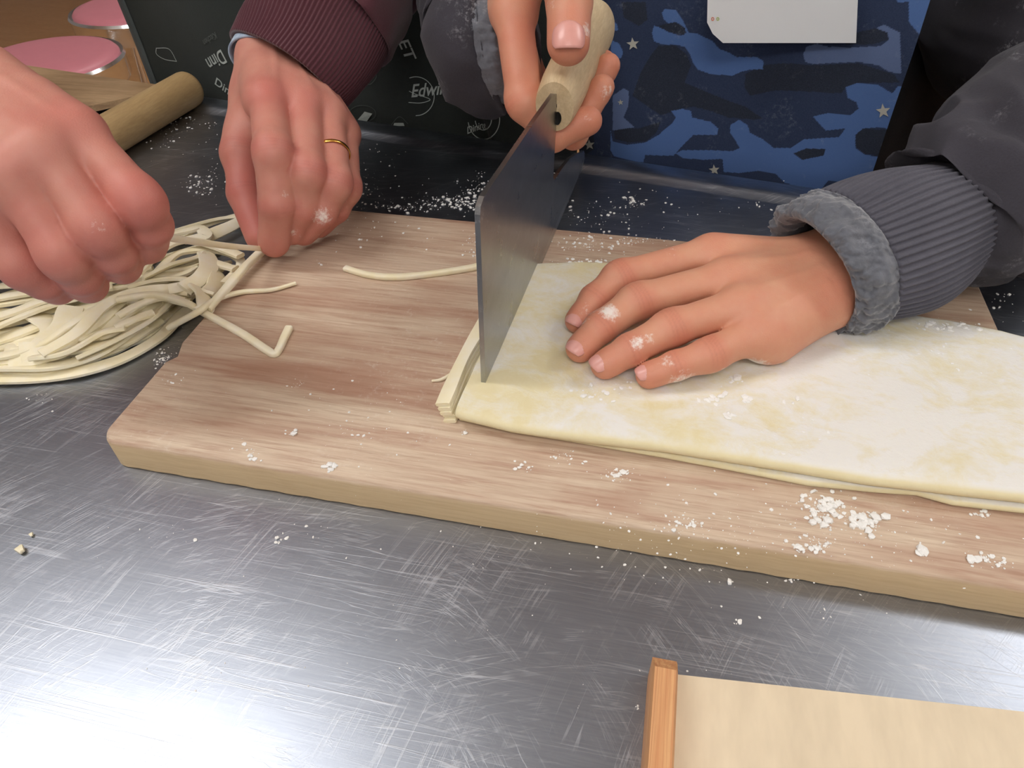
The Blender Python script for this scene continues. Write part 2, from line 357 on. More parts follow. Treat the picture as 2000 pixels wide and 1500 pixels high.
# wavy hand-worn long edges and the chip bitten out of the left edge
dense = []
for i in range(len(ol)):
    a = np.array(ol[i]); b = np.array(ol[(i + 1) % len(ol)]); m = max(1, int(np.linalg.norm(b - a) / .006))
    for k in range(m): dense.append(a + (b - a) * k / m)
chip = P(335, 690, TB)[:2]; D2 = []
for q in dense:
    q = q.copy(); d = abs(q[1] - chip[1])
    if q[0] < BX0 + .004 and d < .007: q[0] += .0045 * (1 - (d / .007) ** 2)
    q += np.array([0, .00015 * math.sin(q[0] * 300) + .00012 * math.sin(q[0] * 720)]) if abs(q[1] - BY0) < .003 else 0
    D2.append(q)
V, Fc = slab(D2, [(.0008, .0), (0, .0008), (0, TB - .0032), (.0010, TB - .0010), (.0026, TB)])
o = mesh_obj('cutting_board', V, Fc, BOARD, None, True); fade(o, 40)
tag(o, 'long pale wooden cutting board with reddish grain under the folded dough', 'board')

# ------------------------------------------------------------------ folded dough
ka = P(943, 778, TB + .003); kb = P(1060, 505, TB + .003); KAX = (kb - ka) / np.linalg.norm(kb - ka)
def kx(y): return ka[0] + (y - ka[1]) * KAX[0] / KAX[1]
def edge_fn(pts, z):
    q = np.array([P(x, y, z)[:2] for x, y in pts]); q = q[np.argsort(q[:, 0])]
    return lambda x: np.interp(x, q[:, 0], q[:, 1])
back = [(1045, 512), (1120, 508), (1190, 510), (1400, 540), (1600, 585), (1790, 612), (1850, 622), (1960, 643), (2040, 664), (2300, 740)]
dough = empty('folded_dough', (0.08, .33, TB)); tag(dough, 'wide folded sheet of floured dough on the cutting board under the flat hand', 'dough')
def dough_layer(front, z0, z1, xoff, bk_in=0.0, wav=0, name='dough_layer', xr=.34):
    ff = edge_fn(front, (z0 + z1) / 2); fb = edge_fn(back, z1); nx, nv = 190, 44; V = np.zeros((nx, nv, 3))
    th = (z1 - z0) / 2
    for j in range(nv):
        a = -math.pi / 2 + 2 * math.pi * j / nv         # closed section
        for i in range(nx):
            pass
    A = 2 * math.pi * (np.arange(nv) + .5) / nv
    # section: stadium; param list of (fy in 0..1, fz in -1..1)
    sec = []
    k1 = 8; k2 = 14
    for i in range(k1): a = math.radians(90 + 180 * (i + .5) / k1); sec.append((0, math.cos(a), math.sin(a)))       # front roll
    for i in range(k2): sec.append(((i + 1) / (k2 + 1), 0, -1))
    for i in range(k1): a = math.radians(-90 + 180 * (i + .5) / k1); sec.append((1, math.cos(a), math.sin(a)))
    for i in range(k2): sec.append((1 - (i + 1) / (k2 + 1), 0, 1))
    nv = len(sec); V = np.zeros((nx, nv, 3))
    for i in range(nx):
        u = i / (nx - 1)
        for j, (fy, cx, cz) in enumerate(sec):
            xl0 = kx(.3) + xoff; x = xl0 + (xr - xl0) * (u ** 1.35)
            yf, yb = float(ff(x)) + th, float(fb(x)) - bk_in - th
            y = yf + (yb - yf) * fy + cx * th
            xl = kx(y) + xoff; x = xl + (xr - xl) * (u ** 1.35)
            yf, yb = float(ff(x)) + th, float(fb(x)) - bk_in - th
            y = yf + (yb - yf) * fy + cx * th * (1.6 if fy == 0 else 1.3)
            z = (z0 + z1) / 2 + cz * th
            if cz > 0: z += .0010 * nz((x, y, 0), 28, 3) * min(1, max(0, (x - kx(y)) / .03)) + .0004 * nz((x, y, 0), 90, 9)
            y += wav * nz((x, 0, z0 * 50), 22, 5)
            V[i, j] = (x, y, z)
    Fc = [tuple(q) for q in grid_faces(nx, nv, True, True)] + [tuple(range(nv)), tuple(range((nx - 1) * nv, nx * nv))[::-1]]
    o = mesh_obj(name, V.reshape(-1, 3), Fc, DOUGH); keep(o, dough); fade(o, 50); return o
fr_top = [(880, 801), (905, 812), (1000, 835), (1150, 856), (1300, 874), (1487, 903), (1697, 937), (1850, 955), (2000, 972), (2200, 1000)]
fr_bot = [(880, 812), (950, 826), (1000, 838), (1150, 864), (1300, 889), (1580, 944), (1700, 956), (1790, 962), (1860, 981), (2000, 997), (2200, 1020)]
dough_layer(fr_top, TB + .0045, DT, -.0085, 0, .0006)
dough_layer(fr_bot, TB + .0002, TB + .0048, -.0078, .004, .0008)

# ------------------------------------------------------------------ udon knife
side = np.cross(KAX, [0, 0, 1]); side /= np.linalg.norm(side); tl = math.radians(1.)
KU = np.array([0, 0, 1.]) * math.cos(tl) + side * math.sin(tl); KN = np.cross(KAX, KU)
def K(s, v, w_=0): return ka + KAX * s + KU * v + KN * w_
knife = empty('noodle_knife', tuple(ka)); tag(knife, 'big square steel noodle knife with pale wooden handle cutting the dough edge', 'knife')
prof = [(0.0015, -.0015), (.150, -.0035), (.290, -.002), (.2945, .004), (.291, .012), (.286, .0165), (.280, .0175), (.255, .028), (.225, .038), (.195, .044), (.170, .048), (.166, .052), (.168, .080), (.172, .085), (.23, .086), (.235, .092), (.23, .098), (.172, .104), (.1665, .1075), (.160, .110), (.11, .1135), (.012, .1185), (.006, .1165), (.0045, .113)]
# simple and safe: triangulated prism of the outline with a separate ground bevel
V2 = [K(s, v, sg * .0013) for sg in (-1, 1) for (s, v) in [(.0022, .009), (.150, .0075), (.2935, .006)] + prof[4:]]
m = 3 + len(prof) - 4
F2 = [tuple(range(m)), tuple(range(m, 2 * m))[::-1]] + [((k + 1) % m, k, m + k, m + (k + 1) % m) for k in range(m)]
e0 = len(V2); V2 += [K(s, v, 0) for s, v in prof[:3]]
F2 = [f for f in F2]
F2 += [(0, 1, e0 + 1, e0)[::-1], (1, 2, e0 + 2, e0 + 1)[::-1], (m, m + 1, e0 + 1, e0), (m + 1, m + 2, e0 + 2, e0 + 1), (0, e0, m), (2, m + 2, e0 + 2)]
F2 = [f for f in F2 if set(f) not in ({0, 1, m, m + 1}, {1, 2, m + 1, m + 2})]
o = mesh_obj('blade', V2, F2, BLADE, None, False); keep(o, knife)
bm = bmesh.new(); bm.from_mesh(o.data); bmesh.ops.recalc_face_normals(bm, faces=bm.faces); bm.to_mesh(o.data); bm.free()
# handle: oval, swelling to the butt, rounded rim, dark tang slot
hp = np.array([K(.168 + .160 * t, .0985 + .006 * t + .003 * math.sin(t * 3), 0) for t in np.linspace(0, 1, 40)])
hr = interp_rows([(.0130, .0172), (.0147, .0188), (.0152, .0192), (.0152, .0196), (.0156, .020), (.0162, .021), (.0158, .0205), (.0100, .013)], 40)
hr[0] *= .94; hr[-1] *= .7
G = loft_grid(hp, hr, 40, up=KU); V = list(G.reshape(-1, 3)); Fc = [tuple(q) for q in grid_faces(40, 40)] + [tuple(range(40))[::-1], tuple(range(39 * 40, 40 * 40))]
o = mesh_obj('handle', V, Fc, HANDLE); keep(o, knife); fade(o, 50)
bm = bmesh.new(); bm.from_mesh(o.data); bmesh.ops.recalc_face_normals(bm, faces=bm.faces); bm.to_mesh(o.data); bm.free()
SLOT = m_plain('dark_slot', (.004, .004, .004, 1), .9)
c0 = K(.1676, .0915, .0022); V = [c0 + KN * (.0024 * math.cos(a)) + KU * (.0042 * math.sin(a)) for a in np.linspace(0, 2 * math.pi, 20, endpoint=False)]
V += [q + KAX * .002 for q in V]; o = mesh_obj('tang_hole', V, [tuple(range(20)), tuple(range(20, 40))[::-1]] + [(i, (i + 1) % 20, 20 + (i + 1) % 20, 20 + i) for i in range(20)], SLOT); keep(o, knife)

V = [K(.1678, v, w_) for v, w_ in ((.0985, -.0016), (.0985, .0016), (.1115, .0012), (.1115, -.0012))]; V += [q + KAX * .002 for q in V]
o = mesh_obj('tang_slot', V, [(3, 2, 1, 0), (4, 5, 6, 7), (0, 1, 5, 4), (1, 2, 6, 5), (2, 3, 7, 6), (3, 0, 4, 7)], SLOT, None, False); keep(o, knife)

# ------------------------------------------------------------------ noodles
def ribbon(name, pts, w_=.0042, t_=.0035, roll=0.0, n=None, twist=0, mat=NOODLE, taper=(1, 1), up=(0, 0, 1), sm=True):
    p = np.asarray(pts, float); n = n or max(8, int(len(p) * 9)); path = catmull(p, n) if sm else p; n = len(path)
    t, S, U = frames(path, up)
    # keep the ribbon level: side vector from world up
    S2 = np.cross(t, np.array([0, 0, 1.])); l = np.linalg.norm(S2, axis=1)[:, None]; S2 = np.where(l > .15, S2 / (l + 1e-9), S); U2 = np.cross(S2, t)
    sec = []
    for sx, sy in ((1, -1), (1, 1), (-1, 1), (-1, -1)):
        for dx, dy in ((1, .65), (.7, 1)) if sx * sy > 0 else ((.7, 1), (1, .65)): sec.append((sx * dx, sy * dy))
    V = np.zeros((n, 8, 3)); ph = random.random() * 9
    for i in range(n):
        a = roll + twist * i / n; u = i / (n - 1); tp = taper[0] + (taper[1] - taper[0]) * u; ww = w_ / 2 * tp * (1 + .08 * math.sin(u * 13 + ph)); tt = t_ / 2 * tp
        for j, (x, y) in enumerate(sec):
            X, Y = x * ww, y * tt; X, Y = X * math.cos(a) - Y * math.sin(a), X * math.sin(a) + Y * math.cos(a)
            V[i, j] = path[i] + S2[i] * X + U2[i] * Y
    Fc = [tuple(q) for q in grid_faces(n, 8)] + [tuple(range(8))[::-1], tuple(range((n - 1) * 8, n * 8))]
    org = path[n // 2]; o = mesh_obj(name, V.reshape(-1, 3), Fc, mat, None, True, origin=org); fade(o, 60); return o
def nd(lbl, pts, grp=None, **k):
    o = ribbon('noodle', [P(*p) if not isinstance(p, np.ndarray) else p for p in pts], **k); tag(o, lbl, 'noodle', grp); return o
b = TB + .0018
nd('single curved noodle lying on the board left of the knife blade', [(674, 524, b), (720, 537, b), (775, 541, b), (850, 534, b), (930, 521, b), (990, 505, b)], w_=.0046, t_=.0036)
nd('thin bent noodle on the board ending in a sharp upturned hook', [(230, 585, .020), (300, 576, .022), (360, 590, TB + .004), (400, 612, b), (470, 650, b), (520, 683, b), (536, 691, b), (545, 682, b), (555, 660, b), (565, 640, b)], w_=.0045, t_=.0038, n=110)
nd('thin pointed noodle reaching over the board edge beside the hooked one', [(330, 640, .012), (385, 610, TB + .006), (420, 586, TB + .005), (470, 571, b), (530, 566, b), (578, 553, b)], w_=.0044, t_=.0036, taper=(1, .55))
nd('noodle slanting from the pinching fingers down to the heap', [(513, 489, TB + .006), (480, 520, TB + .006), (440, 566, TB + .006), (405, 604, TB + .004)], w_=.0058, t_=.004)
pr = PD(318, 462, .372); pl = PD(514, 486, .500)
nd('stretched noodle held between the two pinching hands', [PD(280, 462, .358), pr, PD(380, 472, .41), PD(450, 481, .455), pl], w_=.0055, t_=.0036)
nd('thin noodle end poking out from under the cut dough slice', [(843, 744, b - .0006), (862, 741, b - .0006), (885, 728, b - .0006), (905, 712, b - .0006)], w_=.0024, t_=.0024, taper=(.5, 1))
# heap on the table
HG = 'heap of cut noodles on the steel table'
def tz(x, y, z): return P(x, y, z)
hp_ = [
 ([(-60, 738), (0, 741), (80, 738), (160, 725), (240, 700), (310, 660), (350, 620), (380, 596)], .004, .0065, 0),
 ([(-60, 715), (20, 716), (110, 714), (190, 690), (260, 645), (310, 600), (345, 575)], .008, .0095, .3),
 ([(-40, 706), (40, 702), (120, 690), (150, 660), (200, 625), (240, 590)], .012, .006, -.2),
 ([(-30, 700), (30, 690), (90, 668), (130, 640), (180, 608), (235, 585), (300, 578), (370, 592)], .016, .005, 0),
 ([(-40, 655), (10, 630), (60, 610), (120, 590), (180, 575)], .016, .009, .2),
 ([(-40, 630), (30, 608), (90, 585), (150, 574), (220, 560)], .019, .006, 0),
 ([(-40, 600), (20, 592), (90, 580), (160, 570), (240, 560), (330, 548)], .016, .005, .2),
 ([(-40, 588), (40, 575), (90, 567), (170, 556), (270, 540), (350, 536), (385, 520)], .02, .006, 0),
 ([(-30, 560), (60, 556), (160, 545), (260, 520), (330, 500), (400, 480)], .014, .007, .4),
 ([(80, 692), (150, 650), (200, 600), (250, 575), (320, 566), (370, 570)], .02, .006, -.3),
 ([(60, 700), (130, 688), (200, 650), (245, 640)], .015, .007, .5),
 ([(150, 700), (220, 668), (290, 628), (330, 590), (332, 580)], .012, .010, .6),
 ([(225, 640), (260, 625), (300, 610)], .017, .005, .2),
 ([(230, 618), (270, 596), (320, 580), (360, 588)], .019, .005, 0),
 ([(270, 535), (300, 505), (330, 480), (370, 470), (420, 480), (470, 500)], .022, .0065, .2),
 ([(280, 545), (330, 520), (380, 505), (400, 495), (408, 520), (390, 545), (360, 565)], .024, .010, .7),
 ([(250, 545), (320, 530), (380, 520), (410, 505)], .02, .007, .3),
 ([(300, 500), (340, 470), (400, 440), (450, 425), (472, 420)], .006, .006, 0),
 ([(330, 455), (380, 440), (430, 428), (475, 425), (455, 440), (405, 462)], .009, .0075, .5),
 ([(325, 460), (370, 450), (390, 446), (400, 462), (360, 470)], .014, .008, .3),
 ([(300, 540), (340, 500), (372, 490), (420, 488), (460, 500), (470, 520), (440, 555)], .017, .006, .1),
 ([(250, 560), (300, 548), (355, 545), (372, 556), (330, 566)], .022, .006, .4),
 ([(380, 560), (395, 575), (402, 600), (394, 612)], .024, .009, .9),
 ([(405, 520), (425, 535), (418, 560), (408, 572), (425, 580)], .019, .009, .8),
 ([(400, 505), (440, 520), (460, 525)], .02, .006, .3),
 ([(60, 610), (100, 640), (80, 690), (20, 700)], .012, .012, .4),
 ([(140, 600), (120, 640), (80, 680), (40, 690)], .014, .012, .3),
 ([(0, 560), (60, 540), (120, 520), (200, 500), (260, 470), (320, 450)], .008, .007, .2),
 ([(-40, 545), (60, 520), (140, 490), (220, 460), (300, 440)], .004, .007, .1),
 ([(-50, 680), (40, 650), (140, 610), (240, 570), (330, 545), (400, 540)], .009, .010, .2),
 ([(-50, 640), (60, 620), (180, 580), (280, 545), (380, 520)], .008, .010, .1),
 ([(0, 722), (100, 720), (200, 690), (280, 640), (330, 610)], .004, .010, .2),
]
fine = [
 'outermost flat noodle curving along the near side of the heap', 'broad flat noodle just inside the outermost one of the heap']
HL = 'floury flat noodle tangled in the heap on the steel table'
for i, (pp, z, w_, rl) in enumerate(hp_):
    pts = [P(x, y, max(.003, z + random.uniform(-.001, .001))) for x, y in pp]
    o = ribbon('noodle', pts, w_=w_ * 1.2, t_=.0030, roll=rl, n=len(pp) * 10, twist=random.uniform(-.3, .3)); tag(o, fine[i] if i < 2 else HL, 'noodle', None if i < 2 else HG)
for k in range(34):     # filler noodles under the ones above
    u = random.random(); x0 = random.uniform(-60, 200); L = random.uniform(120, 260); off = random.uniform(-.9, .9)
    def base_line(x, off):
        y_out = np.interp(x, [-60, 100, 200, 300, 380, 440, 480], [735, 732, 712, 665, 595, 540, 440]); y_in = np.interp(x, [-60, 100, 200, 300, 380, 440, 480], [560, 530, 500, 465, 440, 428, 424])
        return (y_out * (.5 - off * .45) + y_in * (.5 + off * .45))
    pts = []; z = random.uniform(.002, .014) * (1 - .6 * abs(off)) + .001; dr = random.uniform(-.35, .35)
    for q in range(6):
        x = x0 + L * q / 5; x = min(x, 455); o_ = max(-.93, min(.93, off + dr * (q / 5 - .5) + random.uniform(-.05, .05))); pts.append(P(x, base_line(x, o_), max(.002, z + random.uniform(-.002, .002))))
    pts = [p for i, p in enumerate(pts) if i == 0 or np.linalg.norm(p - pts[i - 1]) > .004]
    if len(pts) < 3: continue
    o = ribbon('noodle', pts, w_=random.uniform(.005, .0105), t_=.0028, roll=random.uniform(-.4, .4), n=len(pts) * 8); tag(o, HL, 'noodle', HG)
# cut slice leaning beside the blade: a stack of strands
sl = empty('dough_slice', tuple(P(890, 800, TB))); tag(sl, 'freshly cut layered slice of dough standing just left of the knife blade', 'noodle')
s0 = P(872, 808, TB + .006); s1 = P(953, 640, TB + .0075); s2 = s1 + (s1 - s0) * .9
for k in range(5):
    sh = np.array([.0000 + .00115 * (4 - k) , -.0006 * k, .0026 * k - .0055]) ; sh = np.array([.0009 * (2 - k), .0008 * math.sin(k * 2.1), .0026 * k - .0046])
    pts = [s0 + sh + np.array([.0, -.0012 * (k == 0), 0]), (s0 + s1) / 2 + sh + np.array([-.0012, 0, 0]), s1 + sh, s2 + sh]
    o = ribbon('strand', pts, w_=.0070 + (.0012 if k == 4 else 0), t_=.0025, roll=.28, n=30); keep(o, sl); o.matrix_parent_inverse = Matrix.Translation(-Vector(sl.location))

# ------------------------------------------------------------------ rolling pin and side board
pa = P(374, 170, .019); pb = P(205, 268, .019); dr = (pa - pb) / np.linalg.norm(pa - pb); pa = pa; pb = pb - dr * .10
pth = np.array([pb + (pa - pb) * t for t in np.concatenate([[0, .004, .012], np.linspace(.03, .95, 20), [.965, .98, .99, .996, 1.0]])])
rr = np.full((len(pth), 2), .0185); rr[0] *= .7; rr[1] *= .92; rr[-1] *= .62; rr[-2] *= .80; rr[-3] *= .90; rr[-4] *= .97
G = loft_grid(pth, rr, 36); V = G.reshape(-1, 3); nn = len(pth)
o = mesh_obj('rolling_pin', V, [tuple(q) for q in grid_faces(nn, 36)] + [tuple(range(36))[::-1], tuple(range((nn - 1) * 36, nn * 36))], PINW, None, True); fade(o, 60)
tag(o, 'plain light wooden rolling pin lying at the upper left of the table', 'rolling pin')
q0 = te(-.5, -.004); 
V = []
for z in (.0052, .012):
    for s, a in ((-.60, -.004), (.285, -.004), (.17, -.16), (-.60, -.30)):
        q = te(s, a); V.append((q[0], q[1], z))
o = mesh_obj('wooden_board', V, [(3, 2, 1, 0), (4, 5, 6, 7), (0, 1, 5, 4), (1, 2, 6, 5), (2, 3, 7, 6), (3, 0, 4, 7)], SIDEB, None, False)
tag(o, 'flat wooden board at the table edge, in front of the pink stool', 'board')

# ------------------------------------------------------------------ cutting guide board (lower right)
kg = empty('cutting_guide_board', tuple(P(1330, 1400, 0))); tag(kg, 'pale plywood board with a raised striped ledge at the lower right corner', 'board')
g0 = P(1330, 1318, .006); g1 = P(2000, 1390, .006); gd = (g1 - g0) / np.linalg.norm(g1 - g0); gn = np.array([gd[1], -gd[0], 0])
def GQ(s, t_, z): q = g0 + gd * s + gn * t_; return (q[0], q[1], z)
V = [GQ(s, t_, z) for z in (.0005, .006) for s, t_ in ((-.005, 0), (.26, 0), (.26, .22), (-.010, .22))]
o = mesh_obj('panel', V, [(3, 2, 1, 0), (4, 5, 6, 7), (0, 1, 5, 4), (1, 2, 6, 5), (2, 3, 7, 6), (3, 0, 4, 7)], PLY, None, False); keep(o, kg)
# ledge running towards the camera
lt = P(1302, 1272, .022); ldir = np.array([.004, -1, 0.]); ldir /= np.linalg.norm(ldir); ls = np.array([1., .004, 0])
L = []; wl = .0105
prof_l = [(-.5, .0005), (-.5, .0185), (-.40, .0215), (.40, .0215), (.5, .019), (.5, .0005)]
rows = [(0.0, .55), (.002, .85), (.007, 1.0), (.25, 1.0)]
for d, k in rows:
    for a, z in prof_l: q = lt + ldir * d + ls * (a * wl * (.86 + .14 * k)); L.append((q[0], q[1], min(z, .0215 * (.70 + .30 * min(1, d / .007)))))
n = len(prof_l); Fc = [tuple(range(n)), tuple(range(3 * n, 4 * n))[::-1]] + [(r * n + i, (r + 1) * n + i, (r + 1) * n + (i + 1) % n, r * n + (i + 1) % n) for r in range(3) for i in range(n)]
o = mesh_obj('ledge', L, Fc, CEDAR, None, True); keep(o, kg); fade(o, 35)
bm = bmesh.new(); bm.from_mesh(o.data); bmesh.ops.recalc_face_normals(bm, faces=bm.faces); bm.to_mesh(o.data); bm.free()
o['label'] = 'orange striped pine ledge'

# ------------------------------------------------------------------ pink stools
def stool(cx, cy, zs, r):
    root = empty('stool', (cx, cy, FZ))
    def rev(name, pr, mat, nseg=64):
        V = [(cx + rr_ * math.cos(a), cy + rr_ * math.sin(a), z) for rr_, z in pr for a in np.linspace(0, 2 * math.pi, nseg, endpoint=False)]
        o = mesh_obj(name, V, [tuple(q) for q in grid_faces(len(pr), nseg)] + [tuple(range(nseg))[::-1], tuple(range((len(pr) - 1) * nseg, len(pr) * nseg))], mat); keep(o, root); fade(o, 40); return o
    rev('seat', [(r * .93, zs - .03), (r * .965, zs - .022), (r * .96, zs - .008), (r * .93, zs - .001), (r * .80, zs + .004), (r * .4, zs + .006), (.01, zs + .006)], PINKV)
    rev('rim', [(r * .90, zs - .075), (r * 1.0, zs - .073), (r * 1.02, zs - .065), (r * 1.02, zs - .022), (r * 1.035, zs - .014), (r * 1.01, zs - .006), (r * .955, zs - .010)], CHROME)
    rev('hub', [(.03, zs - .12), (.05, zs - .11), (.09, zs - .062), (.09, zs - .055)], CHROME, 32)
    for k in range(4):
        a = math.radians(45 + 90 * k + 12); c, s = math.cos(a), math.sin(a)
        pth = np.array([(cx + c * q, cy + s * q, z) for q, z in ((r * .55, zs - .06), (r * .72, zs - .12), (r * .95, FZ + .25), (r * 1.12, FZ + .01))]); pth = catmull(pth, 16)
        G = loft_grid(pth, np.full((16, 2), .0125), 14); o = mesh_obj('leg', G.reshape(-1, 3), [tuple(q) for q in grid_faces(16, 14)] + [tuple(range(14))[::-1], tuple(range(15 * 14, 16 * 14))], CHROME); keep(o, root)
    an = np.linspace(0, 2 * math.pi, 49); pth = np.array([(cx + r * 1.0 * math.cos(a), cy + r * 1.0 * math.sin(a), FZ + .22) for a in an]); G = loft_grid(pth, np.full((49, 2), .009), 10)
    o = mesh_obj('foot_ring', G.reshape(-1, 3), grid_faces(49, 10), CHROME); keep(o, root)
    return root
sc = P(84, 108, -.34); tag(stool(sc[0], sc[1], -.345, .20), 'nearer round stool with pink vinyl seat and chrome rim', 'stool')
sc = P(262, 6, -.34); tag(stool(sc[0], sc[1], -.345, .20), 'farther pink topped chrome stool, partly hidden by the dark apron', 'stool')

#@@PEOPLE@@
# ------------------------------------------------------------------ people: implicit surfaces for the bodies
def smin(a, b, k): h = np.maximum(k - np.abs(a - b), 0) / k; return np.minimum(a, b) - h * h * k * .25
class Field:
    def __init__(s, lo, hi, vx):
        s.lo = np.array(lo, float); s.vx = vx; s.n = np.maximum(4, np.ceil((np.array(hi) - s.lo) / vx).astype(int)) + 1
    def new(s): return np.full(s.n, 1.0, np.float32)
    def sub(s, a, b, r):
        p = np.stack([a, b]); i0 = np.maximum(0, np.floor((p.min(0) - r - s.lo) / s.vx).astype(int)); i1 = np.minimum(s.n, np.ceil((p.max(0) + r - s.lo) / s.vx).astype(int) + 1)
        if np.any(i1 <= i0): return None, None
        g = np.meshgrid(*[s.lo[k] + s.vx * np.arange(i0[k], i1[k]) for k in range(3)], indexing='ij')
        return tuple(slice(i0[k], i1[k]) for k in range(3)), np.stack(g, -1)
    def cone(s, f, a, b, ra, rb, k=0.004, flat=None):
        """smooth-union a round cone; flat=(dir, factor): squash distance along dir (wider elsewhere)"""
        a = np.asarray(a, float); b = np.asarray(b, float); m = max(ra, rb) * 1.6 + k + .004
        sl, X = s.sub(a, b, m)
        if sl is None: return f
        d = b - a; t = np.clip(((X - a) @ d) / (d @ d + 1e-12), 0, 1); q = X - a - t[..., None] * d
        if flat is not None: h = q @ flat[0]; q = q + (h * (1 / flat[1] - 1))[..., None] * flat[0]
        v = (np.linalg.norm(q, axis=-1) - (ra + (rb - ra) * t)).astype(np.float32)
        f[sl] = smin(f[sl], v, k); return f
def surface_nets(f, lo, vx):
    s = f < 0; nx, ny, nz_ = f.shape
    c = np.zeros((nx - 1, ny - 1, nz_ - 1), np.int8)
    for i in (0, 1):
        for j in (0, 1):
            for k in (0, 1): c += s[i:nx - 1 + i, j:ny - 1 + j, k:nz_ - 1 + k]
    act = (c > 0) & (c < 8); idx = np.full(act.shape, -1, np.int64); ci = np.argwhere(act); idx[act] = np.arange(len(ci))
    acc = np.zeros((len(ci), 3)); cnt = np.zeros(len(ci)); I, J, Kk = ci.T
    cor = [(i, j, k) for i in (0, 1) for j in (0, 1) for k in (0, 1)]
    for a in range(8):
        for b_ in range(a + 1, 8):
            A, B = np.array(cor[a]), np.array(cor[b_])
            if abs(A - B).sum() != 1: continue
            va = f[I + A[0], J + A[1], Kk + A[2]]; vb = f[I + B[0], J + B[1], Kk + B[2]]; m = (va < 0) != (vb < 0)
            t = np.where(m, va / np.where(m, va - vb, 1), 0)[:, None]; acc += np.where(m[:, None], A + t * (B - A), 0); cnt += m
    V = np.asarray(lo) + vx * (ci + acc / cnt[:, None]); Q = []
    for ax in range(3):
        u, v = [(1, 2), (2, 0), (0, 1)][ax]
        sa = [slice(None)] * 3; sb = [slice(None)] * 3; sa[ax] = slice(0, -1); sb[ax] = slice(1, None)
        e = s[tuple(sa)] != s[tuple(sb)]; pos = np.argwhere(e)
        ok = (pos[:, u] > 0) & (pos[:, v] > 0) & (pos[:, u] < f.shape[u] - 1) & (pos[:, v] < f.shape[v] - 1); pos = pos[ok]
        q = []
        for du, dv in ((-1, -1), (0, -1), (0, 0), (-1, 0)):
            p = pos.copy(); p[:, u] += du; p[:, v] += dv; q.append(idx[p[:, 0], p[:, 1], p[:, 2]])
        q = np.stack(q, 1); inside = s[pos[:, 0], pos[:, 1], pos[:, 2]]; q[~inside] = q[~inside][:, ::-1]; Q.append(q)
    return V, np.concatenate(Q)
def relax(V, Q, it=2, w_=.5):
    a = np.concatenate([Q[:, 0], Q[:, 1], Q[:, 2], Q[:, 3]]); b_ = np.concatenate([Q[:, 1], Q[:, 2], Q[:, 3], Q[:, 0]])
    deg = np.bincount(np.concatenate([a, b_]), minlength=len(V)).astype(float)
    for _ in range(it):
        S_ = np.zeros_like(V)
        for c in range(3): S_[:, c] = np.bincount(a, V[b_, c], len(V)) + np.bincount(b_, V[a, c], len(V))
        V = V + w_ * (S_ / np.maximum(deg, 1)[:, None] - V)
    return V
def unit(v): return v / (np.linalg.norm(v) + 1e-12)

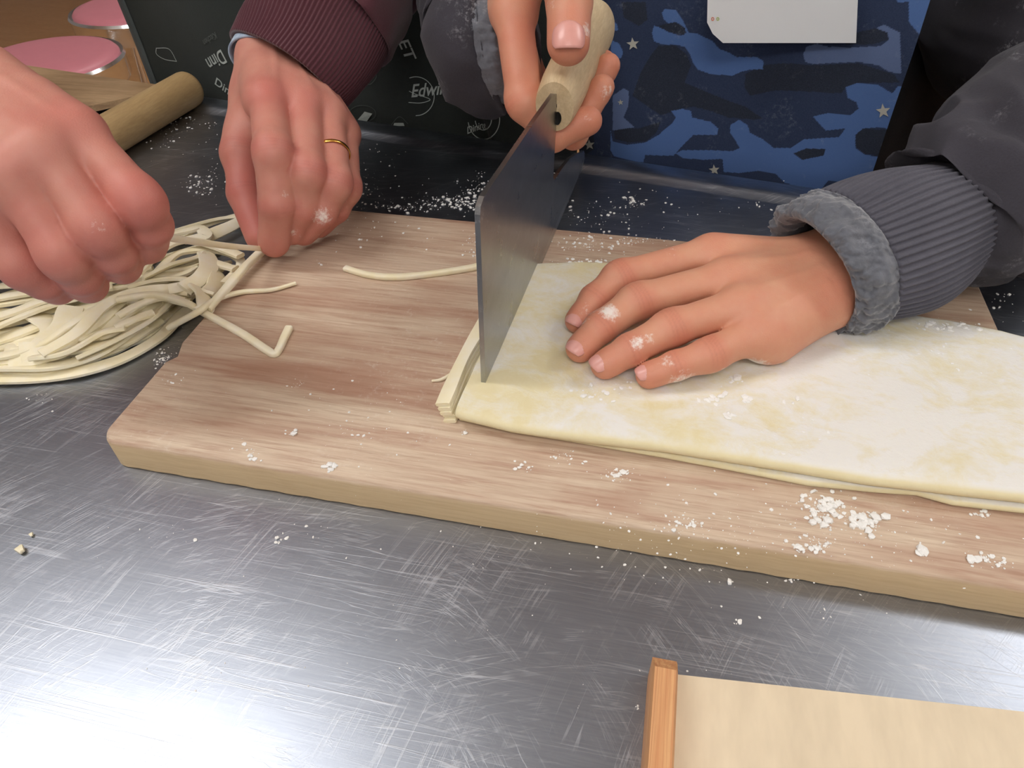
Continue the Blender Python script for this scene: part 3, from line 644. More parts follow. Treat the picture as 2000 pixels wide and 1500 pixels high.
def hand(h, vx=.0011):
    """h: dict with wrist, arm, fingers{name:[mcp,pip,dip,tip]}, radii, thumb[cmc,mcp,ip,tip], up (dorsal hint). returns V,Q,paint,nails"""
    fs = h['fingers']; th = h['thumb']; pts = [p for f_ in fs.values() for p in f_] + th + [h['wrist']] + h['arm']
    pts = np.array(pts); lo = pts.min(0) - .034; hi = pts.max(0) + .034; G = Field(lo, hi, vx)
    up = unit(np.asarray(h['up'], float)); names = ['index', 'middle', 'ring', 'little']; W = np.array(h['wrist'])
    rad = h.get('rad', {}); sc_ = h.get('scale', 1.0)
    lat = unit(fs['index'][0] - fs['little'][0]); palm = G.new(); fw = unit(fs['middle'][0] - W); nrm = unit(np.cross(lat, fw)); 
    if nrm @ up < 0: nrm = -nrm
    hw = h.get('wristw', .0155) 
    cb = [W + lat * hw * c for c in (.85, .3, -.3, -.85)]
    for n_, c in zip(names, cb):
        m = fs[n_][0]; rm = rad.get(n_, (.0105, .0095, .0088, .0078))[0]
        G.cone(palm, c, m, .0135 * sc_, rm, .012)
        G.cone(palm, c - nrm * .004, m - nrm * .004 - fw * .006, .013 * sc_, rm * 1.02, .012)
    # fleshy pads under the thumb and little finger
    G.cone(palm, cb[3] - nrm * .006 + fw * .012, fs['little'][0] - nrm * .006 - fw * .012, .0125 * sc_, .0115 * sc_, .01)
    if h.get('thenar', True): G.cone(palm, th[0], th[1], .0150 * sc_, .0125 * sc_, .014); G.cone(palm, cb[0], th[0], .013 * sc_, .014 * sc_, .012)
    if h.get('web', True): G.cone(palm, th[0] * .35 + th[1] * .65, fs['index'][0] * .55 + cb[0] * .45, .0085 * sc_, .008 * sc_, .012)
    arm = [W] + list(h['arm']); ar = h.get('armr', .0215)
    for a, b_ in zip(arm[:-1], arm[1:]):
        for s_ in (-1, 1): G.cone(palm, a + lat * s_ * .0085, b_ + lat * s_ * .009, h.get('wr', .0155) if a is arm[0] else ar, ar, .014)
    tot = palm.copy()
    for n_ in names:
        m, p, d, t = fs[n_]; r = rad.get(n_, (.0105, .0095, .0088, .0078)); f = palm.copy()
        g = G.new(); G.cone(g, m, p, r[0], r[1], .002); G.cone(g, p, d, r[1], r[2], .003); G.cone(g, d, t, r[2], r[3], .003)
        G.cone(g, p - unit(d - m) * .003, p + unit(d - m) * .003, r[1] * 1.0, r[1] * 1.0, .004)          # knuckle
        G.cone(g, t - unit(t - d) * .004, t, r[3] * 1.02, r[3] * .98, .003)
        f = smin(f, g, .007); tot = smin(tot, f, .0012)
    c0, m, i_, t = th; r = rad.get('thumb', (.0130, .0118, .0112, .0095)); g = G.new()
    G.cone(g, c0, m, r[0], r[1], .004); G.cone(g, m, i_, r[1], r[2], .004); G.cone(g, i_, t, r[2], r[3], .004)
    tot = smin(tot, smin(palm, g, .009), .0015)
    V, Q = surface_nets(tot, G.lo, vx); V = relax(V, Q, 3, .55)
    # normals
    a, b_, c_ = V[Q[:, 0]], V[Q[:, 1]], V[Q[:, 2]]; fn = np.cross(b_ - a, V[Q[:, 3]] - a) + np.cross(b_ - a, c_ - a); N = np.zeros_like(V)
    for k in range(4): np.add.at(N, Q[:, k], fn)
    N /= np.linalg.norm(N, axis=1)[:, None] + 1e-12
    paint = np.zeros((len(V), 4)); paint[:, 3] = 1; disp = np.zeros(len(V))
    def dors(d): u = nrm - (nrm @ d) * d; return unit(u)
    nails = []
    hints = h.get('nailup', {})
    for n_ in names + ['thumb']:
        j = fs[n_] if n_ != 'thumb' else th; r = rad.get(n_, (.0105, .0095, .0088, .0078) if n_ != 'thumb' else (.0130, .0118, .0112, .0095))
        hint = hints.get(n_)
        for (a_, b2, rr_, lines, amp) in ((j[0], j[1], r[1], (-.0028, -.0008, .0012, .0034), .00034), (j[1], j[2], r[2], (-.0012, .0010), .00026)):
            c = b2; d = unit(b2 - a_); nx_ = j[2] if c is j[1] else j[3]; d = unit(d + unit(nx_ - b2)); X = V - c; s_ = X @ d; rad_ = np.linalg.norm(X - s_[:, None] * d, axis=1)
            dn = unit(np.asarray(hint)) if hint is not None else nrm; dn = unit(dn - (dn @ d) * d); dd = (X @ dn) / (rad_ + 1e-9); m_ = (rad_ < rr_ * 1.35) & (np.abs(s_) < .009) & (dd > .1)
            wv = np.where(m_, np.clip(dd * 1.4, 0, 1), 0)
            lat_ = X @ np.cross(d, dn)
            for l_ in lines: e = np.exp(-(((s_ - l_ - 6 * lat_ ** 2 * np.sign(l_)) / .00050) ** 2)) * wv; disp -= amp * e * h.get('crease', .7); paint[:, 2] = np.maximum(paint[:, 2], e * .4 * h.get('crease', .7))
            paint[:, 0] = np.maximum(paint[:, 0], np.where(rad_ < rr_ * 1.4, np.exp(-(s_ / .007) ** 2) * .55, 0))
            X2 = V - c; disp += wv * np.exp(-(s_ / .006) ** 2) * .0002
        # fingertip redness and nail
        tp = j[3]; d = unit(j[3] - j[2]); dist = np.linalg.norm(V - tp, axis=1); paint[:, 0] = np.maximum(paint[:, 0], np.exp(-(dist / .013) ** 2) * .7)
        if n_ in h.get('nails', names + ['thumb']):
            dn = np.asarray(hint, float) if hint is not None else nrm; dn = unit(dn - (dn @ d) * d); nails.append((tp, d, dn, r[3], n_))
    for p_, s_, a_ in h.get('red', []): paint[:, 0] = np.maximum(paint[:, 0], a_ * np.exp(-(np.linalg.norm(V - p_, axis=1) / s_) ** 2))
    for p_, s_, a_ in h.get('flour', []): paint[:, 1] = np.maximum(paint[:, 1], a_ * np.exp(-(np.linalg.norm(V - p_, axis=1) / s_) ** 2))
    # knuckle redness and faint tendons on the back of the hand
    for n_, c in zip(names, cb):
        m = fs[n_][0]; paint[:, 0] = np.maximum(paint[:, 0], .45 * np.exp(-(np.linalg.norm(V - m, axis=1) / .012) ** 2))
        d = unit(m - c); X = V - c; s_ = X @ d; L = np.linalg.norm(m - c); q = X - s_[:, None] * d; la = np.abs(q @ np.cross(d, nrm)); up_ = (q @ nrm) > 0
        disp += np.where(up_ & (s_ > .01) & (s_ < L + .004), h.get('tendon', .0006) * np.exp(-(la / .0028) ** 2) * np.sin(np.clip(s_ / L, 0, 1) * math.pi) ** .5, 0)
    V = V + N * disp[:, None]
    return V, Q, paint, nails, nrm
def nail_mesh(tp, d, dn, r, w_=None, L=None):
    w_ = w_ or r * 1.62; L = L or r * 2.15; sd = np.cross(d, dn); V = []; n1, n2 = 11, 11
    for i in range(n1):
        u = i / (n1 - 1) * 2 - 1
        for j in range(n2):
            v = j / (n2 - 1) * 2 - 1
            # rounded rectangle warp
            ww = w_ / 2 * (1 - .16 * u ** 4 - (.10 if u < 0 else .05) * u * u); x = v * ww; y = u * L / 2 * (1 - .16 * v * v)
            rr_ = r * 1.02; z = math.sqrt(max(rr_ * rr_ - x * x, 0)) + .0004 - .00035 * abs(v) ** 4 - .0012 * max(0, u) ** 2 - .00055 * max(0, -u) ** 3
            V.append(tp + d * (y + r * .12) + sd * x + dn * z)
    V = np.array(V); top = V; bot = V - dn * .0007; F_ = [tuple(q) for q in grid_faces(n1, n2, False)]
    n = n1 * n2; F_ += [tuple(i + n for i in q[::-1]) for q in F_]
    rim = [i for i in range(n2)] + [i * n2 + n2 - 1 for i in range(1, n1)] + [(n1 - 1) * n2 + j for j in range(n2 - 2, -1, -1)] + [i * n2 for i in range(n1 - 2, 0, -1)]
    for k in range(len(rim)): a, b_ = rim[k], rim[(k + 1) % len(rim)]; F_.append((a, a + n, b_ + n, b_))
    return np.vstack([top, bot]), F_
def set_paint(o, paint):
    a = o.data.color_attributes.new('paint', 'FLOAT_COLOR', 'POINT'); a.data.foreach_set('color', np.asarray(paint, np.float32).ravel())
def body_mesh(parts, name, mat, parent):
    V, Q, Pn = [], [], []; off = 0
    for v, q, p in parts: V.append(v); Q.append(q + off); Pn.append(p); off += len(v)
    V = np.vstack(V); Q = np.vstack(Q); me = bpy.data.meshes.new(name); me.vertices.add(len(V)); me.vertices.foreach_set('co', V.astype(np.float32).ravel())
    me.loops.add(len(Q) * 4); me.loops.foreach_set('vertex_index', Q.astype(np.int32).ravel()); me.polygons.add(len(Q)); me.polygons.foreach_set('loop_start', np.arange(len(Q), dtype=np.int32) * 4)
    me.update(calc_edges=True); me.polygons.foreach_set('use_smooth', [True] * len(Q)); me.materials.append(mat)
    o = bpy.data.objects.new(name, me); COL.objects.link(o); keep(o, parent); set_paint(o, np.vstack(Pn)); return o
def coarse(prims, vx=.006, k=.03):
    a = np.array([p for q in prims for p in q[:2]]); r = max(max(q[2:4]) for q in prims) + .04
    G = Field(a.min(0) - r, a.max(0) + r, vx); f = G.new()
    for q in prims: G.cone(f, q[0], q[1], q[2], q[3], q[4] if len(q) > 4 else k, q[5] if len(q) > 5 else None)
    V, Q = surface_nets(f, G.lo, vx); V = relax(V, Q, 3); return V, Q
def np_paint(V): p = np.zeros((len(V), 4)); p[:, 3] = 1; return p
def v3(*a): return np.array(a, float)
def tube_obj(name, path, rad, nu, mat, parent, disp=None, up=(0, 0, 1), thick=None, caps=False):
    G = loft_grid(path, rad, nu, disp, up); n = len(path); V = G.reshape(-1, 3); Fc = [tuple(q) for q in grid_faces(n, nu)]
    if thick:
        G2 = loft_grid(path, rad - thick, nu, disp, up); N = len(V); V = np.vstack([V, G2.reshape(-1, 3)]); Fc += [tuple(i + N for i in q[::-1]) for q in grid_faces(n, nu)]
        for j in range(nu): k = (j + 1) % nu; Fc.append((k, j, N + j, N + k)); b_ = (n - 1) * nu; Fc.append((b_ + j, b_ + k, N + b_ + k, N + b_ + j))
    o = mesh_obj(name, V, Fc, mat); keep(o, parent); return o
def seq(keys, n):
    k = np.array([list(q[0]) + list(q[1:]) for q in keys], float); c = catmull(k, n); return c[:, :3], c[:, 3:5]
def fold_noise(path, rad, amp, su, sv, off=0):
    def f(A, V):
        out = np.zeros(A.shape)
        for i in range(A.shape[0]):
            for j in range(A.shape[1]):
                a = A[i, j]; v = V[i, j]
                x = noise.noise(Vector((math.cos(a) * su + off, math.sin(a) * su, v * sv + off * .7 + a * 0))); out[i, j] = amp * (1 - 2.2 * abs(x)) * .8 + amp * .5 * x
        return out
    return f

# ---- person A: maroon sweatshirt, dark printed apron
PA = empty('person', (-.36, .86, FZ)); tag(PA, 'person in maroon sweatshirt and dark printed apron pinching noodles with both hands', 'person')
HL_ = dict(
 fingers=dict(
  index=[PD(524, 196, .500), PD(533, 298, .468), PD(541, 400, .478), PD(535, 472, .497)],
  middle=[PD(594, 204, .512), PD(600, 335, .478), PD(590, 405, .490), PD(570, 450, .505)],
  ring=[PD(640, 226, .525), PD(654, 355, .493), PD(628, 414, .500), PD(592, 452, .512)],
  little=[PD(670, 262, .540), PD(676, 366, .512), PD(655, 408, .515), PD(622, 440, .520)]),
 thumb=[PD(500, 190, .545), PD(472, 300, .527), PD(478, 378, .520), PD(507, 462, .512)],
 wrist=PD(548, 128, .560), arm=[PD(580, 60, .572), PD(640, -60, .59)], up=unit(CAM - PD(560, 300, .5)), wristw=.0165, armr=.024, wr=.0185, scale=1.08,
 rad=dict(index=(.0128, .0124, .0120, .0104), middle=(.0125, .0116, .0112, .0098), ring=(.0122, .0114, .0110, .0096), little=(.0112, .0104, .0100, .0086), thumb=(.0140, .0128, .0122, .0104)),
 red=[(PD(530, 190, .49), .02, .8), (PD(600, 200, .5), .018, .5), (PD(480, 350, .51), .03, .9), (PD(500, 420, .51), .03, .9)],
 flour=[(PD(571, 445, .495), .006, 1.3), (PD(578, 452, .50), .006, 1.2), (PD(630, 425, .49), .010, .85), (PD(555, 380, .468), .004, .7)], tendon=.0008, nails=[], crease=.6)
HR_ = dict(
 fingers=dict(
  index=[PD(150, 262, .335), PD(272, 392, .335), PD(294, 440, .349), PD(286, 478, .364)],
  middle=[PD(84, 296, .322), PD(190, 446, .330), PD(222, 494, .345), PD(238, 518, .362)],
  ring=[PD(22, 338, .318), PD(122, 498, .330), PD(155, 536, .345), PD(172, 556, .362)],
  little=[PD(-30, 392, .322), PD(42, 518, .335), PD(86, 548, .346), PD(112, 562, .360)]),
 thumb=[PD(60, 240, .375), PD(150, 330, .385), PD(225, 410, .390), PD(278, 478, .380)],
 wrist=PD(-90, 190, .365), arm=[PD(-260, 130, .42), PD(-420, 80, .47)], up=unit(CAM - PD(100, 350, .33)), wristw=.019, armr=.023, scale=1.1,
 rad=dict(index=(.0110, .0106, .0102, .0094), middle=(.0108, .0103, .0100, .0092), ring=(.0106, .0101, .0098, .0090), little=(.0100, .0096, .0090, .0082), thumb=(.0138, .0125, .0115, .0098)),
 red=[(PD(280, 400, .335), .022, .9), (PD(150, 245, .33), .02, .6), (PD(200, 470, .33), .02, .6), (PD(80, 500, .33), .03, .5)],
 flour=[(PD(192, 442, .318), .006, .7)], tendon=.0008, nails=[], crease=.15)
pA = []; nailsA = []
for h_ in (HL_, HR_):
    V, Q, pt, nl, nr = hand(h_, .0012); pA.append((V, Q, pt)); nailsA += nl
shL, elL = v3(-.15, .90, .50), PD(790, -230, .66); shR, elR = v3(-.58, .86, .50), v3(-.72, .62, .20)
hd = v3(-.37, .82, .78)
pr = [(HL_['arm'][-1], elL, .026, .036), (elL, shL, .040, .052), (HR_['arm'][-1], elR, .026, .036), (elR, shR, .040, .052), (shL, shR, .045, .045, .04),
      (v3(-.37, .93, .45), v3(-.37, .93, -.1), .07, .08, .06), (v3(-.37, .89, .52), hd - v3(0, -.02, .08), .055, .052), (hd - v3(0, -.01, .02), hd + v3(0, .02, .06), .082, .092, .04), (hd + v3(0, -.075, -.06), hd + v3(0, -.05, -.10), .03, .02, .05), (hd + v3(0, -.10, -.005), hd + v3(0, -.085, .03), .013, .009, .02),
      (hd + v3(-.088, .01, -.01), hd + v3(-.09, .015, .02), .012, .014, .01), (hd + v3(.088, .01, -.01), hd + v3(.09, .015, .02), .012, .014, .01)]
V, Q = coarse(pr); pA.append((V, Q, np_paint(V)))
bodyA = body_mesh(pA, 'body', SKIN_A, PA)
for tp, d, dn, r, n_ in nailsA:
    v, f = nail_mesh(tp, d, dn, r, w_=r * 1.35, L=r * 1.5); keep(mesh_obj('fingernail', v, f, NAIL), bodyA)
# ring on the ring finger
m_, p_ = HL_['fingers']['ring'][:2]; dd = unit(p_ - m_); c = m_ + (p_ - m_) * .60; a_ = unit(np.cross(dd, [0, 0, 1])); b_ = np.cross(dd, a_)
an = np.linspace(0, 2 * math.pi, 64, endpoint=False); rr0 = .0126; V = []
for a in an:
    o_ = a_ * math.cos(a) + b_ * math.sin(a)
    for q in range(10): w2 = 2 * math.pi * q / 10; V.append(c + o_ * (rr0 + .0006 * math.cos(w2)) + dd * (.0014 * math.sin(w2)))
Fc = [(i * 10 + j, i * 10 + (j + 1) % 10, ((i + 1) % 64) * 10 + (j + 1) % 10, ((i + 1) % 64) * 10 + j) for i in range(64) for j in range(10)]
o = mesh_obj('wedding_ring', V, Fc, GOLD); keep(o, PA); o['label'] = 'plain gold ring'
def sweatshirt(parent, prims, mat, seed, name='sweatshirt'):
    V, Q = coarse(prims, .009, .05)
    for i in range(len(V)):
        x = nz(V[i] * [1, 1, .6], 9, seed); V[i] += unit(V[i] - [V[:, 0].mean(), V[:, 1].mean(), V[i][2]]) * .012 * (1 - 2 * abs(x))
    o = mesh_obj(name, V, Q, mat); keep(o, parent); return o
sweatshirt(PA, [(v3(-.37, .93, .44), v3(-.36, .92, -.45), .15, .165, .1, (v3(0, 1, 0), .72)), (v3(-.28, .92, .42), v3(-.27, .91, -.45), .14, .15, .1, (v3(0, 1, 0), .75)), (v3(-.46, .92, .42), v3(-.46, .91, -.45), .14, .15, .1, (v3(0, 1, 0), .75)), (shL, shR, .085, .085, .08), (v3(-.37, .90, .50), v3(-.37, .89, .57), .075, .066, .04)], MAROON, 3)
# trousers below
for nm, x in (('trouser_leg', -.27), ('trouser_leg', -.46)):
    pth = np.array([v3(x, .92, z) for z in np.linspace(-.30, FZ + .06, 14)]); tube_obj(nm, pth, np.full((14, 2), .095) * np.linspace(1, .6, 14)[:, None], 24, BLACKC, PA, fold_noise(0, 0, .008, 2, 4, 3))
for x in (-.27, -.46): keep(mesh_obj('shoe', *(lambda s: (s[0], s[1]))(coarse([(v3(x, .97, FZ + .035), v3(x, .80, FZ + .03), .036, .034, .02)], .008)), BLACKC), PA)
hv, hq = coarse([(hd + v3(0, .03, .05), hd + v3(0, .04, .09), .098, .092, .03), (hd + v3(0, .07, .02), hd + v3(0, .09, -.10), .075, .05, .04), (hd + v3(.07, .05, .0), hd + v3(.07, .06, -.10), .035, .025, .03), (hd + v3(-.07, .05, .0), hd + v3(-.07, .06, -.10), .035, .025, .03)], .007); keep(mesh_obj('hair', hv, hq, HAIR), PA)
for s_ in (-1, 1): keep(mesh_obj('eye', *coarse([(hd + v3(s_ * .034, -.077, .012), hd + v3(s_ * .035, -.077, .012), .011, .011, .002)], .003), m_plain('eye_dark', (.03, .02, .02, 1), .2)), PA)
keep(mesh_obj('mouth', *coarse([(hd + v3(-.018, -.100, -.052), hd + v3(.018, -.100, -.052), .006, .006, .002)], .003), m_plain('lip', lin(176, 96, 90), .5)), PA)
# sleeves
ribd = lambda n, amp, off=0: (lambda A, V: amp * np.sign(np.sin(A * n)) * np.abs(np.sin(A * n)) ** .6 + .0018 * np.sin(A * 3 + V * 5 + off))
pth, rad = seq([(PD(562, 148, .560), .0540, .046), (PD(588, 112, .562), .0560, .048), (PD(612, 70, .566), .0575, .050), (PD(640, 22, .572), .0585, .051)], 44)
tube_obj('ribbed_cuff', pth, rad, 720, MAROON, PA, ribd(100, .0006), thick=.0035)
pth, rad = seq([(PD(628, 40, .571), .0580, .0505), (PD(650, 4, .576), .0600, .053), (PD(690, -80, .60), .063, .056), (elL, .075, .07), ((elL + shL) / 2, .076, .074), (shL, .088, .085)], 60)
tube_obj('sleeve', pth, rad, 90, MAROON, PA, fold_noise(pth, rad, .006, 1.4, 7, 2))
pth, rad = seq([(PD(533, 134, .555), .0375, .032), (PD(550, 104, .560), .0375, .0325), (PD(580, 50, .570), .038, .033)], 16)
tube_obj('shirt_cuff', pth, rad, 72, SHIRT, PA, lambda A, V: .0012 * np.sin(A * 2 + 1), thick=.0018)
pth, rad = seq([(PD(-300, 118, .43), .036, .034), (PD(-420, 80, .47), .046, .044), (elR, .062, .06), ((elR + shR) / 2, .074, .072), (shR, .088, .085)], 60)
tube_obj('sleeve', pth, rad, 90, MAROON, PA, fold_noise(pth, rad, .006, 1.4, 7, 5), thick=.003)

# ---- aprons: sheets hanging from the chest, just behind the table edge
def edge_y(x): return TE0[1] + (x - TE0[0]) * TD[1] / TD[0]
def apron_y_A(x, z):
    u = (x + .37) / .27; y = .742 - .0 * x + .050 * u * u if True else 0
    y = edge_y(x) + .016 + .040 * max(0, abs(u) - .55) ** 1.6
    y += .006 * math.sin(x * 31 + z * 6) * (.6 + min(z, .2)) + .05 * max(0, z - .05) ** 1.2 + .22 * max(0, z - .15)
    if z < 0: y = max(y, edge_y(x) + .012)
    # overlapping fold of cloth
    xf = -.205 + (z - .1) * -.30
    y += -.010 / (1 + math.exp(-(x - xf) * 700))
    return y + .004 * nz((x, 0, z), 11, 2)
def apron_mesh(name, yfun, x0, x1, z0, z1, nx, nz__, mat, parent, paintf=None, xskew=0):
    V = []; 
    for k in range(nz__):
        z = z0 + (z1 - z0) * k / (nz__ - 1)
        for i in range(nx): x = x0 + (x1 - x0) * i / (nx - 1); x += xskew(z, x) if xskew else 0; V.append((x, yfun(x, z), z))
    V = np.array(V); n = len(V); Fq = grid_faces(nz__, nx, False); Fa = [tuple(q) for q in Fq] 
    V2 = np.vstack([V, V + [0, .0016, 0]]); Fa += [tuple(i + n for i in q[::-1]) for q in Fq]
    rim = list(range(nx)) + [k * nx + nx - 1 for k in range(1, nz__)] + [(nz__ - 1) * nx + i for i in range(nx - 2, -1, -1)] + [k * nx for k in range(nz__ - 2, 0, -1)]
    Fa += [(rim[(k + 1) % len(rim)], rim[k], rim[k] + n, rim[(k + 1) % len(rim)] + n) for k in range(len(rim))]
    o = mesh_obj(name, V2, Fa, mat); keep(o, parent)
    if paintf: c = paintf(V); set_paint(o, np.vstack([c, c]))
    return o
AX0, AX1 = -.602, -.085
apA = apron_mesh('apron', apron_y_A, AX0, AX1, -.55, .42, 200, 190, APRA, PA, xskew=lambda z, x: (-.10 * min(z, .16) + .55 * max(0, z - .18) if x < -.45 else 0) * min(1, (-.45 - x) / .15) if x < -.45 else 0)
BORD = m_cloth('apron_binding', lin(70, 76, 76), lin(84, 90, 90), scale=1200, sheen=.1)
V = []
for z in np.linspace(-.2, .17, 50):
    x = AX0 + (-.10 * z) + .0; V += [(x - .0015, apron_y_A(x, z) - .0012, z), (x + .0085, apron_y_A(x + .0085, z) - .0016, z), (x + .0085, apron_y_A(x + .0085, z) - .0004, z), (x - .0015, apron_y_A(x, z) + .003, z)]
o = mesh_obj('apron_binding', V, grid_faces(50, 4), BORD); keep(o, apA)
def on_cloth(yfun, px, py, off=.0006):
    """where the line of sight through a pixel meets the apron cloth"""
    r = ray(px, py); t = .6 / r[1]
    for _ in range(30):
        q = CAM + r * t; t = (yfun(q[0], q[2]) - off) / r[1]
    return CAM + r * t
def print_text(body, px, py, h, ang, yfun, mat, parent, shear=.35, sx=1.0, flipy=1):
    cu = bpy.data.curves.new('printed_word', 'FONT'); cu.body = body; cu.size = 1; cu.shear = shear; cu.offset = .012; to = bpy.data.objects.new('tmp', cu); COL.objects.link(to)
    me = bpy.data.meshes.new_from_object(to); bpy.data.objects.remove(to)
    bm = bmesh.new(); bm.from_mesh(me); bmesh.ops.subdivide_edges(bm, edges=[e for e in bm.edges if e.calc_length() > .25], cuts=2); bm.to_mesh(me); bm.free()
    c0 = on_cloth(yfun, px, py); s = h * .55 / F
    for v in me.vertices:
        x, y = v.co.x * sx * s, v.co.y * s; X = c0[0] + x * math.cos(ang) - y * math.sin(ang); Z = c0[2] + (x * math.sin(ang) + y * math.cos(ang)) * 1.1
        v.co = (X, yfun(X, Z) - .0006, Z)
    me.name = 'printed_word'; me.materials.append(mat); o = bpy.data.objects.new('printed_word', me); COL.objects.link(o); keep(o, parent); return o
def print_line(pts, w_, yfun, mat, parent, closed=False, name='printed_line'):
    q = np.array([on_cloth(yfun, *p) for p in pts]); q = catmull(q, len(q) * 6) if len(q) > 2 else q
    d = np.gradient(q, axis=0); d[:, 1] = 0; d /= np.linalg.norm(d, axis=1)[:, None] + 1e-9; s = np.stack([-d[:, 2], 0 * d[:, 0], d[:, 0]], 1) * w_ / 2; V = []
    for a, b_ in zip(q, s): 
        for sg in (-1, 1): p = a + b_ * sg; V.append((p[0], yfun(p[0], p[2]) - .0006, p[2]))
    o = mesh_obj(name, V, [(2 * i, 2 * i + 1, 2 * i + 3, 2 * i + 2) for i in range(len(q) - 1)], mat); keep(o, parent); return o
def print_poly(pts, yfun, mat, parent, name='printed_shape'):
    V = [on_cloth(yfun, *p) for p in pts]; o = mesh_obj(name, V, [tuple(range(len(V)))], mat, None, False); keep(o, parent); return o
fA = apron_y_A
print_text('Dinn', 432, 96, 44, math.radians(205), fA, PRINTA, apA, .1, .95)
print_text('Kitchen', 420, 62, 20, math.radians(205), fA, m_plain('dim_print', lin(92, 98, 94), .9), apA, .3)
print_text('Dining', 418, 163, 34, math.radians(-28), fA, PRINTA, apA, .2)
print_text('Edwin', 802, 190, 40, math.radians(9), fA, PRINTA, apA, .5)
print_text('LET', 768, 62, 40, math.radians(-65), fA, PRINTA, apA, .2)
print_text('Dining', 912, 262, 22, math.radians(22), fA, PRINTA, apA, .5)
def ell(cx, cy, rx, ry, a0, a1, n=14): return [(cx + rx * math.cos(math.radians(a0 + (a1 - a0) * i / (n - 1))), cy + ry * math.sin(math.radians(a0 + (a1 - a0) * i / (n - 1)))) for i in range(n)]
print_line(ell(812, 188, 36, 38, -110, 90), .0008, fA, PRINTA, apA)
print_line(ell(945, 232, 31, 40, -10, 170), .0009, fA, PRINTA, apA)
print_line(ell(944, 232, 16, 22, 0, 170), .0009, fA, PRINTA, apA)
print_line([(798, 200), (822, 201), (840, 194), (812, 184), (799, 178)], .0007, fA, PRINTA, apA)
print_line(ell(708, 222, 26, 16, -160, 60), .0007, fA, m_plain('faint_print', lin(80, 86, 82), .9), apA)
print_poly([(697, 236), (712, 218), (727, 222), (715, 239)], fA, PRINTA, apA)
print_line(ell(760, 22, 40, 14, 20, 160), .0007, fA, PRINTA, apA)
print_line([(829, 60), (848, 56), (864, 98), (856, 112), (830, 93), (829, 60)], .0008, fA, PRINTA, apA)
print_poly([(840, 88), (850, 68), (856, 72), (847, 92)], fA, PRINTA, apA)
print_line([(305, 94), (330, 96), (345, 120)], .0007, fA, PRINTA, apA); print_line([(305, 94), (306, 106), (322, 116), (345, 120)], .0007, fA, PRINTA, apA)
print_line([(764, 244), (780, 228), (797, 242)], .0006, fA, m_plain('faint_print', lin(90, 96, 92), .9), apA); print_poly([(768, 246), (770, 240), (788, 240), (790, 246)], fA, PRINTA, apA)
print_line([(718, 130), (712, 155), (722, 165), (735, 150), (728, 135)], .0008, fA, m_plain('faint_print', lin(84, 90, 86), .9), apA)

for sx_ in (-.47, -.27): 
    pth = catmull(np.array([v3(sx_, apron_y_A(sx_, .41) + .002, .41), v3(sx_ * .5 - .185 + (sx_ + .37) * .3, .83, .55), v3(-.37 + (sx_ + .37) * .75, .88, .60), v3(-.37 + (sx_ + .37) * .5, .97, .62)]), 30); tube_obj('apron_strap', pth, np.full((30, 2), (.011)) * [1, .2], 12, APRA, PA)
# ---- person B: charcoal sweatshirt, blue camouflage apron
PB = empty('person', (.12, .74, FZ)); tag(PB, 'person in charcoal sweatshirt and blue camouflage apron, pressing dough and holding the knife', 'person')
L_ = dict(
 fingers=dict(
  index=[P(1388, 497, DT + .024), P(1213, 541, DT + .019), P(1160, 585, DT + .0125), P(1128, 626, DT + .0072)],
  middle=[P(1420, 545, DT + .026), P(1246, 588, DT + .020), P(1172, 640, DT + .0130), P(1133, 680, DT + .0078)],
  ring=[P(1450, 598, DT + .025), P(1312, 640, DT + .0195), P(1230, 684, DT + .0130), P(1182, 712, DT + .0078)],
  little=[P(1478, 650, DT + .018), P(1388, 692, DT + .0150), P(1318, 715, DT + .0110), P(1268, 733, DT + .0070)]),
 thumb=[P(1600, 530, DT + .018), P(1510, 540, DT + .010), P(1440, 552, DT + .0085), P(1370, 570, DT + .008)],
 wrist=P(1600, 548, DT + .020), arm=[P(1690, 495, .063), P(1815, 448, .072)], up=(0, 0, 1), wristw=.0185, armr=.019, wr=.0135, scale=.96, web=False, thenar=True,
 rad=dict(index=(.0110, .0098, .0088, .0070), middle=(.0110, .0100, .0092, .0076), ring=(.0108, .0098, .0090, .0076), little=(.0104, .0088, .0080, .0068), thumb=(.0115, .010, .0085, .0075)),
 red=[(P(1640, 560, .07), .02, .5), (P(1215, 535, .05), .02, .5)],
 flour=[(P(1190, 612, DT + .022), .007, 1.15), (P(1178, 635, DT + .018), .004, .8), (P(1270, 655, DT + .027), .007, 1.15), (P(1245, 668, DT + .022), .006, .9), (P(1330, 740, DT + .006), .011, .95), (P(1400, 725, DT + .004), .013, 1.0), (P(1470, 712, DT + .002), .012, 1.05), (P(1510, 700, DT + .004), .007, .9), (P(1300, 700, DT + .02), .008, .75), (P(1150, 600, DT + .02), .010, .85), (P(1140, 640, DT + .012), .012, .75), (P(1300, 500, .06), .02, .5)],
 nails=['index', 'middle', 'ring', 'little'], tendon=.0005)
hl = unit(K(.3, 0) - K(0, 0))
